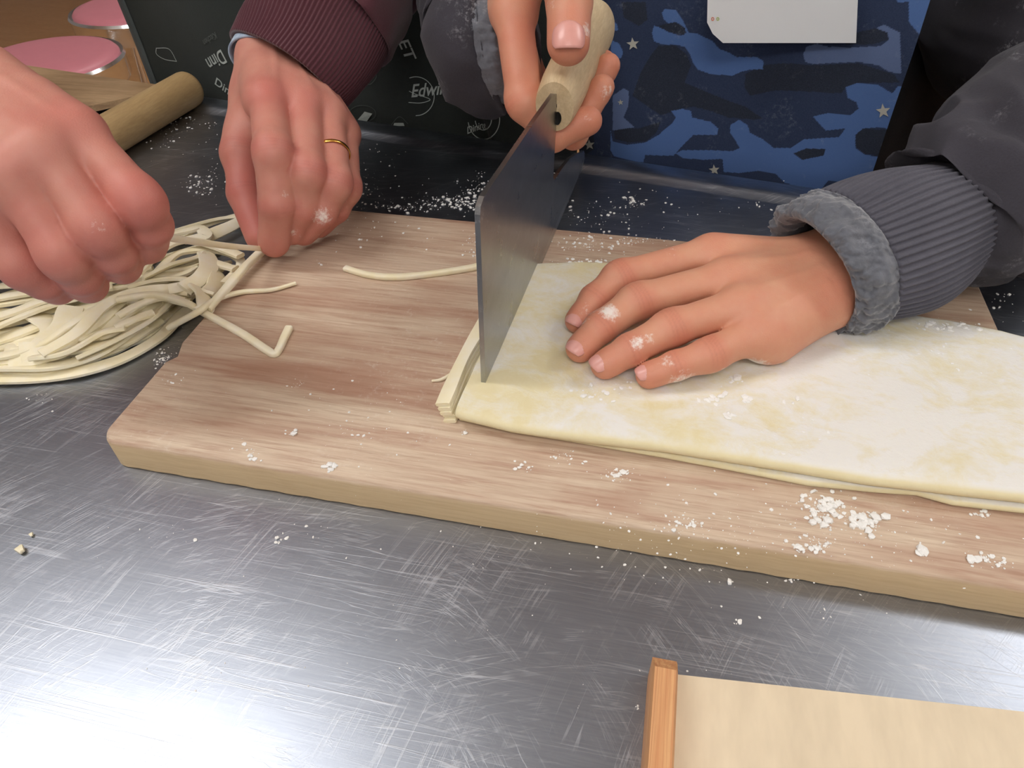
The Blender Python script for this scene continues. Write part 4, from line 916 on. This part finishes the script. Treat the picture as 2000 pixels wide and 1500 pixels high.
R_ = dict(
 fingers=dict(
  index=[PD(1003, 30, .478), PD(1024, 196, .466), PD(1080, 264, .474), PD(1148, 236, .470)],
  middle=[PD(1002, 35, .505), PD(1030, 190, .490), PD(1120, 262, .490), PD(1176, 170, .478)],
  ring=[PD(1002, 35, .530), PD(1040, 180, .515), PD(1130, 235, .512), PD(1188, 128, .497)],
  little=[PD(1002, 45, .555), PD(1050, 165, .540), PD(1130, 205, .532), PD(1180, 120, .520)]),
 thumb=[PD(1020, -90, .490), PD(1085, -70, .455), PD(1112, 5, .430), PD(1110, 84, .4265)],
 wrist=PD(985, 20, .525), arm=[PD(930, 40, .535), PD(885, -40, .56)], up=unit(v3(-1, -.15, .15)), wristw=.017, armr=.022, scale=1.05,
 rad=dict(index=(.0130, .0118, .0108, .0090), middle=(.0125, .0108, .0100, .0078), ring=(.0120, .0105, .0098, .0078), little=(.0115, .0095, .0085, .0074), thumb=(.0160, .0142, .0136, .0130)),
 red=[(PD(1115, 75, .42), .022, .7), (PD(1010, 150, .45), .03, .5), (PD(1050, 90, .47), .03, .8), (PD(1150, 220, .46), .03, .6)],
 flour=[(PD(1105, 55, .412), .008, .65), (PD(1145, 60, .42), .007, .8), (PD(1150, 230, .455), .008, .9), (PD(1190, 180, .47), .008, .8), (PD(1070, 0, .42), .01, .6)],
 nails=['thumb'], nailup=dict(thumb=unit(CAM + v3(0, 0, .05) - PD(1110, 84, .43))), tendon=.0003)
pB = []; nB = []
for h_ in (L_, R_):
    V, Q, pt, nl, nr = hand(h_, .00105 if h_ is L_ else .0012); pB.append((V, Q, pt)); nB += [(x, h_) for x in nl]
shR2, elR2 = v3(-.09, .90, .42), PD(850, -270, .62); shL2, elL2 = v3(.27, .80, .42), v3(.33, .615, .115)
hd = v3(.11, .78, .68)
pr = [(R_['arm'][-1], elR2, .024, .034), (elR2, shR2, .036, .046), (L_['arm'][-1], elL2, .024, .034), (elL2, PD(1985, -40, .64), .036, .040), (PD(1985, -40, .64), shL2, .040, .046), (shL2, shR2, .042, .042, .04),
      (v3(.11, .90, .36), v3(.11, .90, -.1), .065, .075, .06), (v3(.11, .85, .44), hd - v3(0, -.02, .08), .050, .046), (hd - v3(0, -.01, .02), hd + v3(0, .02, .055), .078, .088, .04), (hd + v3(0, -.07, -.055), hd + v3(0, -.05, -.09), .028, .02, .05), (hd + v3(0, -.096, -.005), hd + v3(0, -.082, .03), .012, .008, .02),
      (hd + v3(-.084, .01, -.01), hd + v3(-.086, .015, .02), .011, .013, .01), (hd + v3(.084, .01, -.01), hd + v3(.086, .015, .02), .011, .013, .01)]
V, Q = coarse(pr); pB.append((V, Q, np_paint(V)))
bodyB = body_mesh(pB, 'body', SKIN_B, PB)
for (tp, d, dn, r, n_), h_ in nB:
    if n_ == 'thumb': v, f = nail_mesh(tp + d * .001, d, dn, r, w_=r * 1.5, L=r * 1.3)
    else: v, f = nail_mesh(tp - d * .0010, d, dn, r)
    keep(mesh_obj('fingernail', v, f, NAIL), bodyB)
sweatshirt(PB, [(v3(.11, .90, .38), v3(.11, .90, -.40), .13, .15, .1, (v3(0, 1, 0), .75)), (v3(.19, .89, .36), v3(.19, .89, -.40), .12, .14, .1, (v3(0, 1, 0), .75)), (v3(.03, .89, .36), v3(.03, .89, -.40), .12, .14, .1, (v3(0, 1, 0), .75)), (shL2, shR2, .08, .08, .08), (v3(.11, .86, .43), v3(.11, .85, .49), .068, .06, .04)], BLACKC, 8)
for x in (.03, .19):
    pth = np.array([v3(x, .90, z) for z in np.linspace(-.28, FZ + .06, 14)]); tube_obj('trouser_leg', pth, np.full((14, 2), .088) * np.linspace(1, .6, 14)[:, None], 24, BLACKC, PB, fold_noise(0, 0, .008, 2, 4, 9))
    keep(mesh_obj('shoe', *coarse([(v3(x, .95, FZ + .035), v3(x, .79, FZ + .03), .034, .032, .02)], .008), BLACKC), PB)
hv, hq = coarse([(hd + v3(0, .03, .05), hd + v3(0, .035, .085), .094, .088, .03), (hd + v3(0, .06, .02), hd + v3(0, .07, -.05), .072, .05, .04)], .007); keep(mesh_obj('hair', hv, hq, HAIR), PB)
for s_ in (-1, 1): keep(mesh_obj('eye', *coarse([(hd + v3(s_ * .032, -.073, .012), hd + v3(s_ * .033, -.073, .012), .011, .011, .002)], .003), m_plain('eye_dark', (.03, .02, .02, 1), .2)), PB)
keep(mesh_obj('mouth', *coarse([(hd + v3(-.016, -.095, -.048), hd + v3(.016, -.095, -.048), .006, .006, .002)], .003), m_plain('lip', lin(176, 96, 90), .5)), PB)
# left sleeve: fleece lining, ribbed cuff, sleeve with folds
c_a, c_b = P(1645, 508, .064), P(1822, 444, .070)
pth, rad = seq([(c_a, .0435, .0390), (c_a * .66 + c_b * .34, .0460, .0410), (c_a * .33 + c_b * .67, .0455, .0410), (c_b, .0405, .0385), (c_b + (c_b - c_a) * .08, .037, .035)], 60)
tube_obj('ribbed_cuff', pth, rad, 760, RIBG, PB, ribd(62, .00085, 1), thick=.004)
def fleece(A, V):
    out = np.zeros(A.shape)
    for i in range(A.shape[0]):
        for j in range(A.shape[1]):
            a = A[i, j]; p = Vector((math.cos(a) * 6, math.sin(a) * 6, V[i, j] * 6)); out[i, j] = .0026 * noise.noise(p) + .0016 * noise.noise(p * 3.1) + .0009 * noise.noise(p * 7)
    return out
fa = unit(c_a - c_b)
fk = [(c_a - fa * .022, .0360, .0360), (c_a - fa * .004, .0345, .034), (c_a + fa * .008, .0335, .033), (c_a + fa * .017, .0375, .037), (c_a + fa * .019, .0435, .0425), (c_a + fa * .011, .0480, .047), (c_a + fa * .001, .0475, .047), (c_a - fa * .006, .0445, .044)]
pth = np.array([q[0] for q in fk]); 
def roll_obj(name, c, axis, prof_, nu, mat, parent, amp, ramp_=None, seed=0):
    """closed roll of fleece around a cuff opening: prof_ = (along, radius) ring profile"""
    s = unit(np.cross(axis, [0, 0, 1])); u = np.cross(s, axis); pc = catmull(np.array([(a, r, 0) for a, r in prof_]), len(prof_) * 6); V = []; n = len(pc)
    for i, (a, r, _) in enumerate(pc):
        for j in range(nu):
            t = 2 * math.pi * j / nu; p = Vector((math.cos(t) * 5 + seed, math.sin(t) * 5, i * .12)); d = amp * (noise.noise(p) + .6 * noise.noise(p * 2.7) + .35 * noise.noise(p * 6)); k = ramp_(t) if ramp_ else (1, 0)
            V.append(c + axis * (a * k[0] + k[1] + d) + (s * math.cos(t) + u * math.sin(t)) * (r + d + (k[2] if len(k) > 2 else 0)))
    o = mesh_obj(name, V, [tuple(q) for q in grid_faces(n, nu)] , mat); keep(o, parent)
    bm = bmesh.new(); bm.from_mesh(o.data); bmesh.ops.recalc_face_normals(bm, faces=bm.faces); bm.to_mesh(o.data); bm.free(); return o
pf = [(-.020, .0330), (-.006, .0305), (.006, .0290), (.015, .0315), (.0175, .0365), (.012, .0410), (.002, .0425), (-.006, .0415), (-.012, .0380)]
roll_obj('fleece_lining', c_a, fa, pf, 260, FLEECE, PB, .0026, lambda t: (1.0, .006 * math.sin(t) + .004, .0025 * math.sin(2 * t + 1)))
pth, rad = seq([(c_b - (c_b - c_a) * .02, .0375, .036), (c_b + unit(c_b - c_a) * .010, .046, .043), (P(1900, 395, .080), .054, .049), (P(1985, 345, .088), .060, .055), (elL2 * .5 + P(1985, 345, .088) * .5, .064, .060), (elL2, .068, .068), (PD(1985, -40, .64), .080, .082), (shL2, .088, .086)], 150)
def folds(A, V):
    out = np.zeros(A.shape)
    for i in range(A.shape[0]):
        for j in range(A.shape[1]):
            a = A[i, j]; v = V[i, j]; x = noise.noise(Vector((math.cos(a) * 1.1 + v * 3, math.sin(a) * 1.1 + v * 2, v * 6))); y = noise.noise(Vector((math.cos(a) * 2.6, math.sin(a) * 2.6 + 4, v * 9)))
            out[i, j] = .013 * (.5 - 1.6 * abs(x)) + .004 * (.3 - abs(y))
    return out * np.clip(V * 9, 0, 1)
tube_obj('sleeve', pth, rad, 180, GREY, PB, folds)
# right sleeve
c_c = PD(972, 82, .526); ax2 = unit(PD(924, 92, .532) - c_c)
pth, rad = seq([(c_c, .040, .047), (c_c + ax2 * .012, .042, .051), (PD(942, 76, .535), .041, .051), (PD(928, 10, .550), .041, .049), (PD(912, -80, .56), .044, .050), (elR2, .058, .060), ((elR2 + shR2) / 2, .066, .066), (shR2, .085, .08)], 200)
tube_obj('sleeve', pth, rad, 140, GREY, PB, lambda A, V: .45 * folds(A, V * 1.6 + .3), thick=.004)
roll_obj('fleece_lining', c_c, -ax2, [(-.02, .026), (-.004, .028), (.007, .031), (.011, .037), (.007, .043), (-.004, .045)], 160, FLEECE, PB, .0022, seed=4)
# camouflage apron
def apron_y_B(x, z):
    u = (x - .09) / .14; y = edge_y(x) + .018 + .030 * max(0, abs(u) - .6) ** 1.5 + .05 * max(0, z - .04) ** 1.2 + .004 * math.sin(x * 38 + z * 9) * (.5 + 2 * min(max(0, z), .15)) + .22 * max(0, z - .15)
    xf = .232 - z * .06
    return y + .003 * nz((x, 0, z), 13, 7)
cm = lambda L: [(1150 + x * .425, y * .425) for x, y in L]
LIGHT = [cm(q) for q in (
 [(335,60),(350,40),(400,45),(430,90),(460,150),(500,155),(570,190),(600,225),(640,240),(680,262),(770,262),(803,280),(800,318),(740,320),(700,330),(660,348),(560,340),(500,320),(480,290),(465,250),(440,215),(400,205),(340,205),(300,190),(290,150),(300,118),(340,130),(360,145),(420,165),(450,150),(430,120),(400,110),(370,110),(345,90)],
 [(1180,400),(1230,382),(1330,390),(1395,430),(1420,395),(1445,400),(1462,540),(1430,600),(1330,585),(1260,590),(1225,625),(1225,680),(1270,712),(1345,722),(1320,780),(1250,810),(1210,840),(1100,830),(1060,880),(1000,868),(900,840),(860,800),(780,785),(690,795),(620,790),(615,730),(520,735),(430,725),(400,705),(430,690),(560,690),(660,695),(695,680),(650,610),(650,575),(690,550),(730,575),(740,610),(800,640),(850,680),(930,680),(990,640),(1150,630),(1180,590),(1090,600),(1060,570),(1030,535),(1100,520),(1200,530),(1240,500),(1230,470),(1190,450)],
 [(100,600),(110,650),(180,665),(260,655),(320,620),(380,570),(400,540),(380,510),(430,500),(470,510),(475,540),(560,560),(595,590),(590,620),(480,620),(430,670),(390,715),(330,715),(260,712),(250,745),(130,745),(100,690)],
 [(105,185),(140,200),(158,240),(150,265),(120,275),(100,270)], [(100,90),(130,110),(135,140),(105,140)], [(1240,800),(1280,775),(1330,780),(1330,830),(1250,830)])]
PALE = [cm(q) for q in ([(985,250),(1000,215),(1050,200),(1100,215),(1200,218),(1340,212),(1380,180),(1370,150),(1320,130),(1355,112),(1430,150),(1436,340),(1380,330),(1330,300),(1240,285),(1100,290),(1030,295),(995,285)], [(110,440),(160,405),(185,420),(180,490),(160,540),(210,585),(110,600)], [(1090,855),(1140,842),(1200,850),(1180,870),(1120,872)])]
DARKC = [cm(q) for q in ([(720,340),(800,300),(900,290),(1050,300),(1240,290),(1400,340),(1430,380),(1240,380),(1180,400),(1160,430),(1000,420),(860,415),(740,440),(715,400)], [(320,210),(400,210),(450,250),(470,300),(440,380),(560,430),(660,470),(720,490),(800,545),(760,550),(640,540),(560,510),(480,490),(430,500),(330,530),(200,440),(240,330),(280,260)], [(115,590),(230,590),(330,560),(310,610),(260,650),(180,655),(120,640)], [(1225,620),(1260,590),(1400,600),(1405,690),(1340,718),(1260,705),(1225,670)], [(940,705),(1000,682),(1090,685),(1080,715),(980,735)], [(150,0),(260,0),(270,90),(230,120),(160,80)], [(1180,160),(1320,130),(1372,150),(1378,182),(1300,205),(1180,205)], [(310,120),(400,100),(445,130),(440,160),(380,150)])]
def star(cx, cy, r): return [(cx + (r if k % 2 == 0 else r * .42) * math.cos(math.radians(k * 36 - 96)), cy + (r if k % 2 == 0 else r * .42) * math.sin(math.radians(k * 36 - 96))) for k in range(10)]
STARS = [star(1236, 86, 13), star(1725, 217, 15), star(1395, 332, 11), star(1151, 283, 11), star(1212, 200, 6)]
c_nav, c_drk, c_lt, c_pl, c_st = (lin(26, 38, 66), lin(18, 21, 32), lin(72, 102, 154), lin(86, 102, 138), lin(176, 174, 164))
def camo(V):
    q = proj(V); x, y = q[:, 0].copy(), q[:, 1].copy()
    # outside the traced part the print goes on as a free camouflage pattern
    C_ = np.tile(np.array(c_nav), (len(V), 1)); out = (x < 1160) | (x > 1775) | (y < 4) | (V[:, 2] < -.005)
    n1 = np.array([nz((a, 0, c), 14, 3) for a, b_, c in V]); n2 = np.array([nz((a, 0, c), 17, 21) for a, b_, c in V])
    C_[out & (n1 > .16)] = c_lt; C_[out & (n2 > .2)] = c_drk; C_[out & (n1 < -.32)] = c_pl
    ins = ~out
    for L, c in ((DARKC[:3], c_drk), (LIGHT, c_lt), (PALE, c_pl), (DARKC[3:], c_drk)):
        for p in L: C_[inpoly(x, y, p) & ins] = c
    return C_
def apron_B():
    XR = on_cloth(apron_y_B, 1768, 150)[0]; zs = np.concatenate([np.linspace(-.50, -.02, 60), np.linspace(-.018, .16, 260), np.linspace(.164, .34, 50)]); xs = np.linspace(-.085, XR, 400); V = []
    for z in zs:
        for x in xs: V.append((x, apron_y_B(x, z), z))
    V = np.array(V); n = len(V); nx = len(xs); nzz = len(zs); Fq = grid_faces(nzz, nx, False); me = bpy.data.meshes.new('apron')
    V2 = np.vstack([V, V + [0, .0016, 0]]); Q = np.vstack([Fq, Fq[:, ::-1] + n]); me.vertices.add(len(V2)); me.vertices.foreach_set('co', V2.astype(np.float32).ravel()); me.loops.add(len(Q) * 4); me.loops.foreach_set('vertex_index', Q.astype(np.int32).ravel()); me.polygons.add(len(Q)); me.polygons.foreach_set('loop_start', np.arange(len(Q), dtype=np.int32) * 4)
    me.update(calc_edges=True); me.polygons.foreach_set('use_smooth', [True] * len(Q)); me.materials.append(CAMO); o = bpy.data.objects.new('apron', me); COL.objects.link(o); keep(o, PB); c = camo(V); set_paint(o, np.vstack([c, c])); return o
apB = apron_B()
for sx_ in (.02, .16):
    pth = catmull(np.array([v3(sx_, apron_y_B(sx_, .335) + .002, .335), v3(.11 + (sx_ - .10) * .8, .79, .47), v3(.11 + (sx_ - .10) * .7, .84, .51), v3(.11 + (sx_ - .1) * .5, .92, .53)]), 30); tube_obj('apron_strap', pth, np.full((30, 2), .010) * [1, .2], 12, BLACKC, PB)
STARM = m_plain('star_print', c_st, .9)
for s_ in STARS: print_poly(s_, apron_y_B, STARM, apB, 'printed_star')
# small white care tag at the apron's hem by the knife
V = [on_cloth(apron_y_A, x, y, .004) for x, y in ((1080, 275), (1098, 277), (1096, 296), (1078, 293))]; V = [v3(*q) for q in V]; V += [q + v3(0, .001, 0) for q in V]
o = mesh_obj('care_tag', V, [(0, 1, 2, 3), (7, 6, 5, 4), (0, 4, 5, 1), (1, 5, 6, 2), (2, 6, 7, 3), (3, 7, 4, 0)], CARD, None, False); keep(o, apA)
# name badge on the chest: blank white card
yb = apron_y_B(.11, .14) - .010
bd = [PY(1383, -60, yb), PY(1678, -60, yb), PY(1672, 84, yb), PY(1412, 84, yb), PY(1392, 66, yb - .0), PY(1381, 44, yb)]
bdg = empty('name_badge', tuple(bd[3])); tag(bdg, 'blank white name badge hanging over the blue camouflage apron', 'badge')
V = [q for q in bd] + [q + v3(0, .0014, 0) for q in bd]; n = len(bd)
o = mesh_obj('card', V, [tuple(range(n)), tuple(range(n, 2 * n))[::-1]] + [((i + 1) % n, i, i + n, (i + 1) % n + n) for i in range(n)], CARD, None, False); keep(o, bdg)
bm = bmesh.new(); bm.from_mesh(o.data); bmesh.ops.recalc_face_normals(bm, faces=bm.faces); bm.to_mesh(o.data); bm.free()
for (cx, cy), cc in (((1392, 37), lin(224, 120, 90)), ((1402, 37), lin(180, 196, 100))):
    V = [PY(cx + 3 * math.cos(a), cy + 3.6 * math.sin(a), yb - .0005) for a in np.linspace(0, 2 * math.pi, 16, endpoint=False)] + [PY(cx + 1.6 * math.cos(a), cy + 2 * math.sin(a), yb - .0005) for a in np.linspace(0, 2 * math.pi, 16, endpoint=False)]
    o = mesh_obj('printed_dot', V, [(i, (i + 1) % 16, 16 + (i + 1) % 16, 16 + i) for i in range(16)], m_plain('dot_print', cc, .6), None, False); keep(o, bdg)

# ------------------------------------------------------------------ flour, crumbs
ico = []
def crumb_field(name, label, spots, mat=FLOUR, zf=lambda x, y: 0.0, cat='flour', flat=.5):
    """spots: (px, py, spread px x, spread py y, count, size mm, z)"""
    bm0 = bmesh.new(); bmesh.ops.create_icosphere(bm0, subdivisions=1, radius=1); bv = np.array([v.co[:] for v in bm0.verts]); bf = np.array([[v.index for v in f.verts] for f in bm0.faces]); bm0.free(); V = []; Fc = []; off = 0
    for (px, py, sx, sy, cnt, sz, z) in spots:
        for _ in range(int(cnt * 1.35)):
            g = rng.normal(0, 1, 2) if sx < 400 else rng.uniform(-1.7, 1.7, 2); p = P(px + g[0] * sx, py + g[1] * sy, z); s = sz * .00078 * (.35 + rng.random() ** 3 * 1.6); k = rng.uniform(.55, 1.3, 3) * [1, 1, flat]; a = rng.random() * 6.28
            v = bv * (1 + rng.uniform(-.25, .25, (len(bv), 1))) * k * s; v = np.stack([v[:, 0] * math.cos(a) - v[:, 1] * math.sin(a), v[:, 0] * math.sin(a) + v[:, 1] * math.cos(a), v[:, 2]], 1)
            V.append(v + p + [0, 0, s * k[2] * .6]); Fc.append(bf + off); off += len(bv)
    o = mesh_obj(name, np.vstack(V), np.vstack(Fc), mat, None, False); tag(o, label, cat, kind='stuff'); return o
T = TB; 
crumb_field('flour_crumbs', 'white flour crumbs scattered over the wooden cutting board', [
 (1600, 990, 26, 14, 60, 1.3, T), (1615, 1000, 14, 14, 40, 1.8, T), (1690, 1015, 18, 7, 30, 2.0, T), (1585, 1065, 25, 10, 45, 1.2, T), (1700, 1035, 10, 6, 14, 1.6, T), (1798, 1078, 6, 5, 10, 1.7, T), (1910, 1090, 16, 5, 20, 1.5, T), (1955, 1103, 20, 4, 14, 1.1, T), (1920, 1006, 12, 4, 10, 1.3, T),
 (1345, 1025, 22, 8, 28, .9, T), (1205, 928, 22, 6, 26, 1.1, T), (1100, 895, 22, 8, 18, .8, T), (1020, 912, 10, 6, 12, .9, T), (645, 912, 7, 6, 12, 1.4, T), (570, 848, 6, 4, 6, 1.3, T), (690, 850, 16, 8, 12, .9, T), (490, 890, 7, 8, 12, 1.0, T), (580, 752, 12, 6, 12, .8, T), (690, 850, 150, 60, 60, .55, T), (1500, 1030, 250, 45, 240, .6, T), (750, 450, 60, 20, 40, .8, T), (920, 480, 14, 20, 20, 1.1, T), (1150, 478, 45, 10, 90, .9, T), (1250, 470, 40, 5, 40, .9, T), (345, 742, 18, 10, 14, .8, T), (625, 515, 6, 4, 5, .8, T), (905, 845, 3, 3, 3, 1.3, T)])
crumb_field('flour_crumbs', 'white flour specks on the steel table behind the cutting board', [
 (860, 395, 60, 9, 90, .9, 0), (800, 405, 60, 4, 60, 1.0, 0), (935, 372, 18, 20, 90, 1.2, 0), (900, 395, 30, 6, 60, 1.3, 0), (740, 330, 40, 40, 60, .8, 0), (720, 375, 18, 12, 24, .8, 0), (1160, 425, 50, 18, 60, 1.0, 0), (1235, 395, 10, 7, 30, 1.2, 0), (1330, 400, 120, 30, 60, .8, 0), (1480, 400, 6, 3, 5, 1.6, 0), (350, 240, 40, 14, 40, 1.1, 0), (310, 265, 30, 20, 40, 1.0, 0), (395, 365, 22, 10, 40, 1.2, 0), (420, 345, 30, 20, 30, .9, 0), (1400, 365, 8, 3, 5, 1.3, 0), (430, 300, 30, 60, 30, .7, 0), (1960, 590, 25, 14, 14, 1.1, 0)])
crumb_field('flour_crumbs', 'sparse flour specks on the steel table in front of the cutting board', [
 (300, 1045, 40, 16, 8, .9, 0), (540, 1055, 12, 6, 6, 1.1, 0), (610, 1040, 16, 10, 5, 1.0, 0), (315, 700, 8, 8, 40, .7, 0), (345, 650, 30, 25, 30, .5, 0), (340, 695, 14, 14, 16, .8, 0), (60, 780, 30, 12, 10, .7, 0), (1430, 1135, 3, 2, 2, 1.6, 0), (1440, 1215, 4, 3, 3, 1.2, 0), (1245, 1380, 2, 3, 3, .9, 0), (1540, 1130, 25, 4, 12, .6, 0), (900, 1150, 420, 120, 70, .4, 0), (1128, 1385, 2, 2, 2, .7, 0), (1700, 1190, 160, 20, 14, .6, 0)])
crumb_field('flour_clumps', 'loose white flour clumps on top of the folded dough', [
 (1440, 740, 9, 5, 20, 1.8, DT - .0004), (1385, 780, 14, 7, 30, 1.7, DT - .0004), (1460, 780, 5, 4, 12, 1.7, DT - .0004), (1415, 812, 10, 5, 18, 1.6, DT - .0004), (1545, 785, 12, 4, 14, 1.3, DT - .0004), (1860, 640, 30, 5, 70, 1.3, DT - .0002), (1230, 760, 50, 12, 30, .9, DT - .0004), (1150, 765, 30, 8, 30, 1.1, DT - .0004), (1600, 850, 60, 20, 50, .9, DT - .0006), (1140, 512, 40, 3, 40, 1.1, DT - .0008), (1750, 700, 150, 50, 120, .8, DT - .0006)], flat=.35)
for lb, pp, s_ in (('larger pale dough crumb at the far left edge of the front table area', [(34, 1078, .002), (40, 1073, .002), (46, 1070, .002)], .0045), ('smaller pale dough crumb above the larger one at the far left', [(58, 1046, .0012), (61, 1044, .0012), (64, 1043, .0012)], .0022), ('smear of dried dough on the scratched steel table', [(335, 1150, .0004), (352, 1148, .0004), (370, 1147, .0004)], .0)):
    if s_ == 0: continue
    o = ribbon('dough_crumb', [P(*q) for q in pp], w_=s_, t_=s_ * .5, n=10); tag(o, lb, 'crumb')
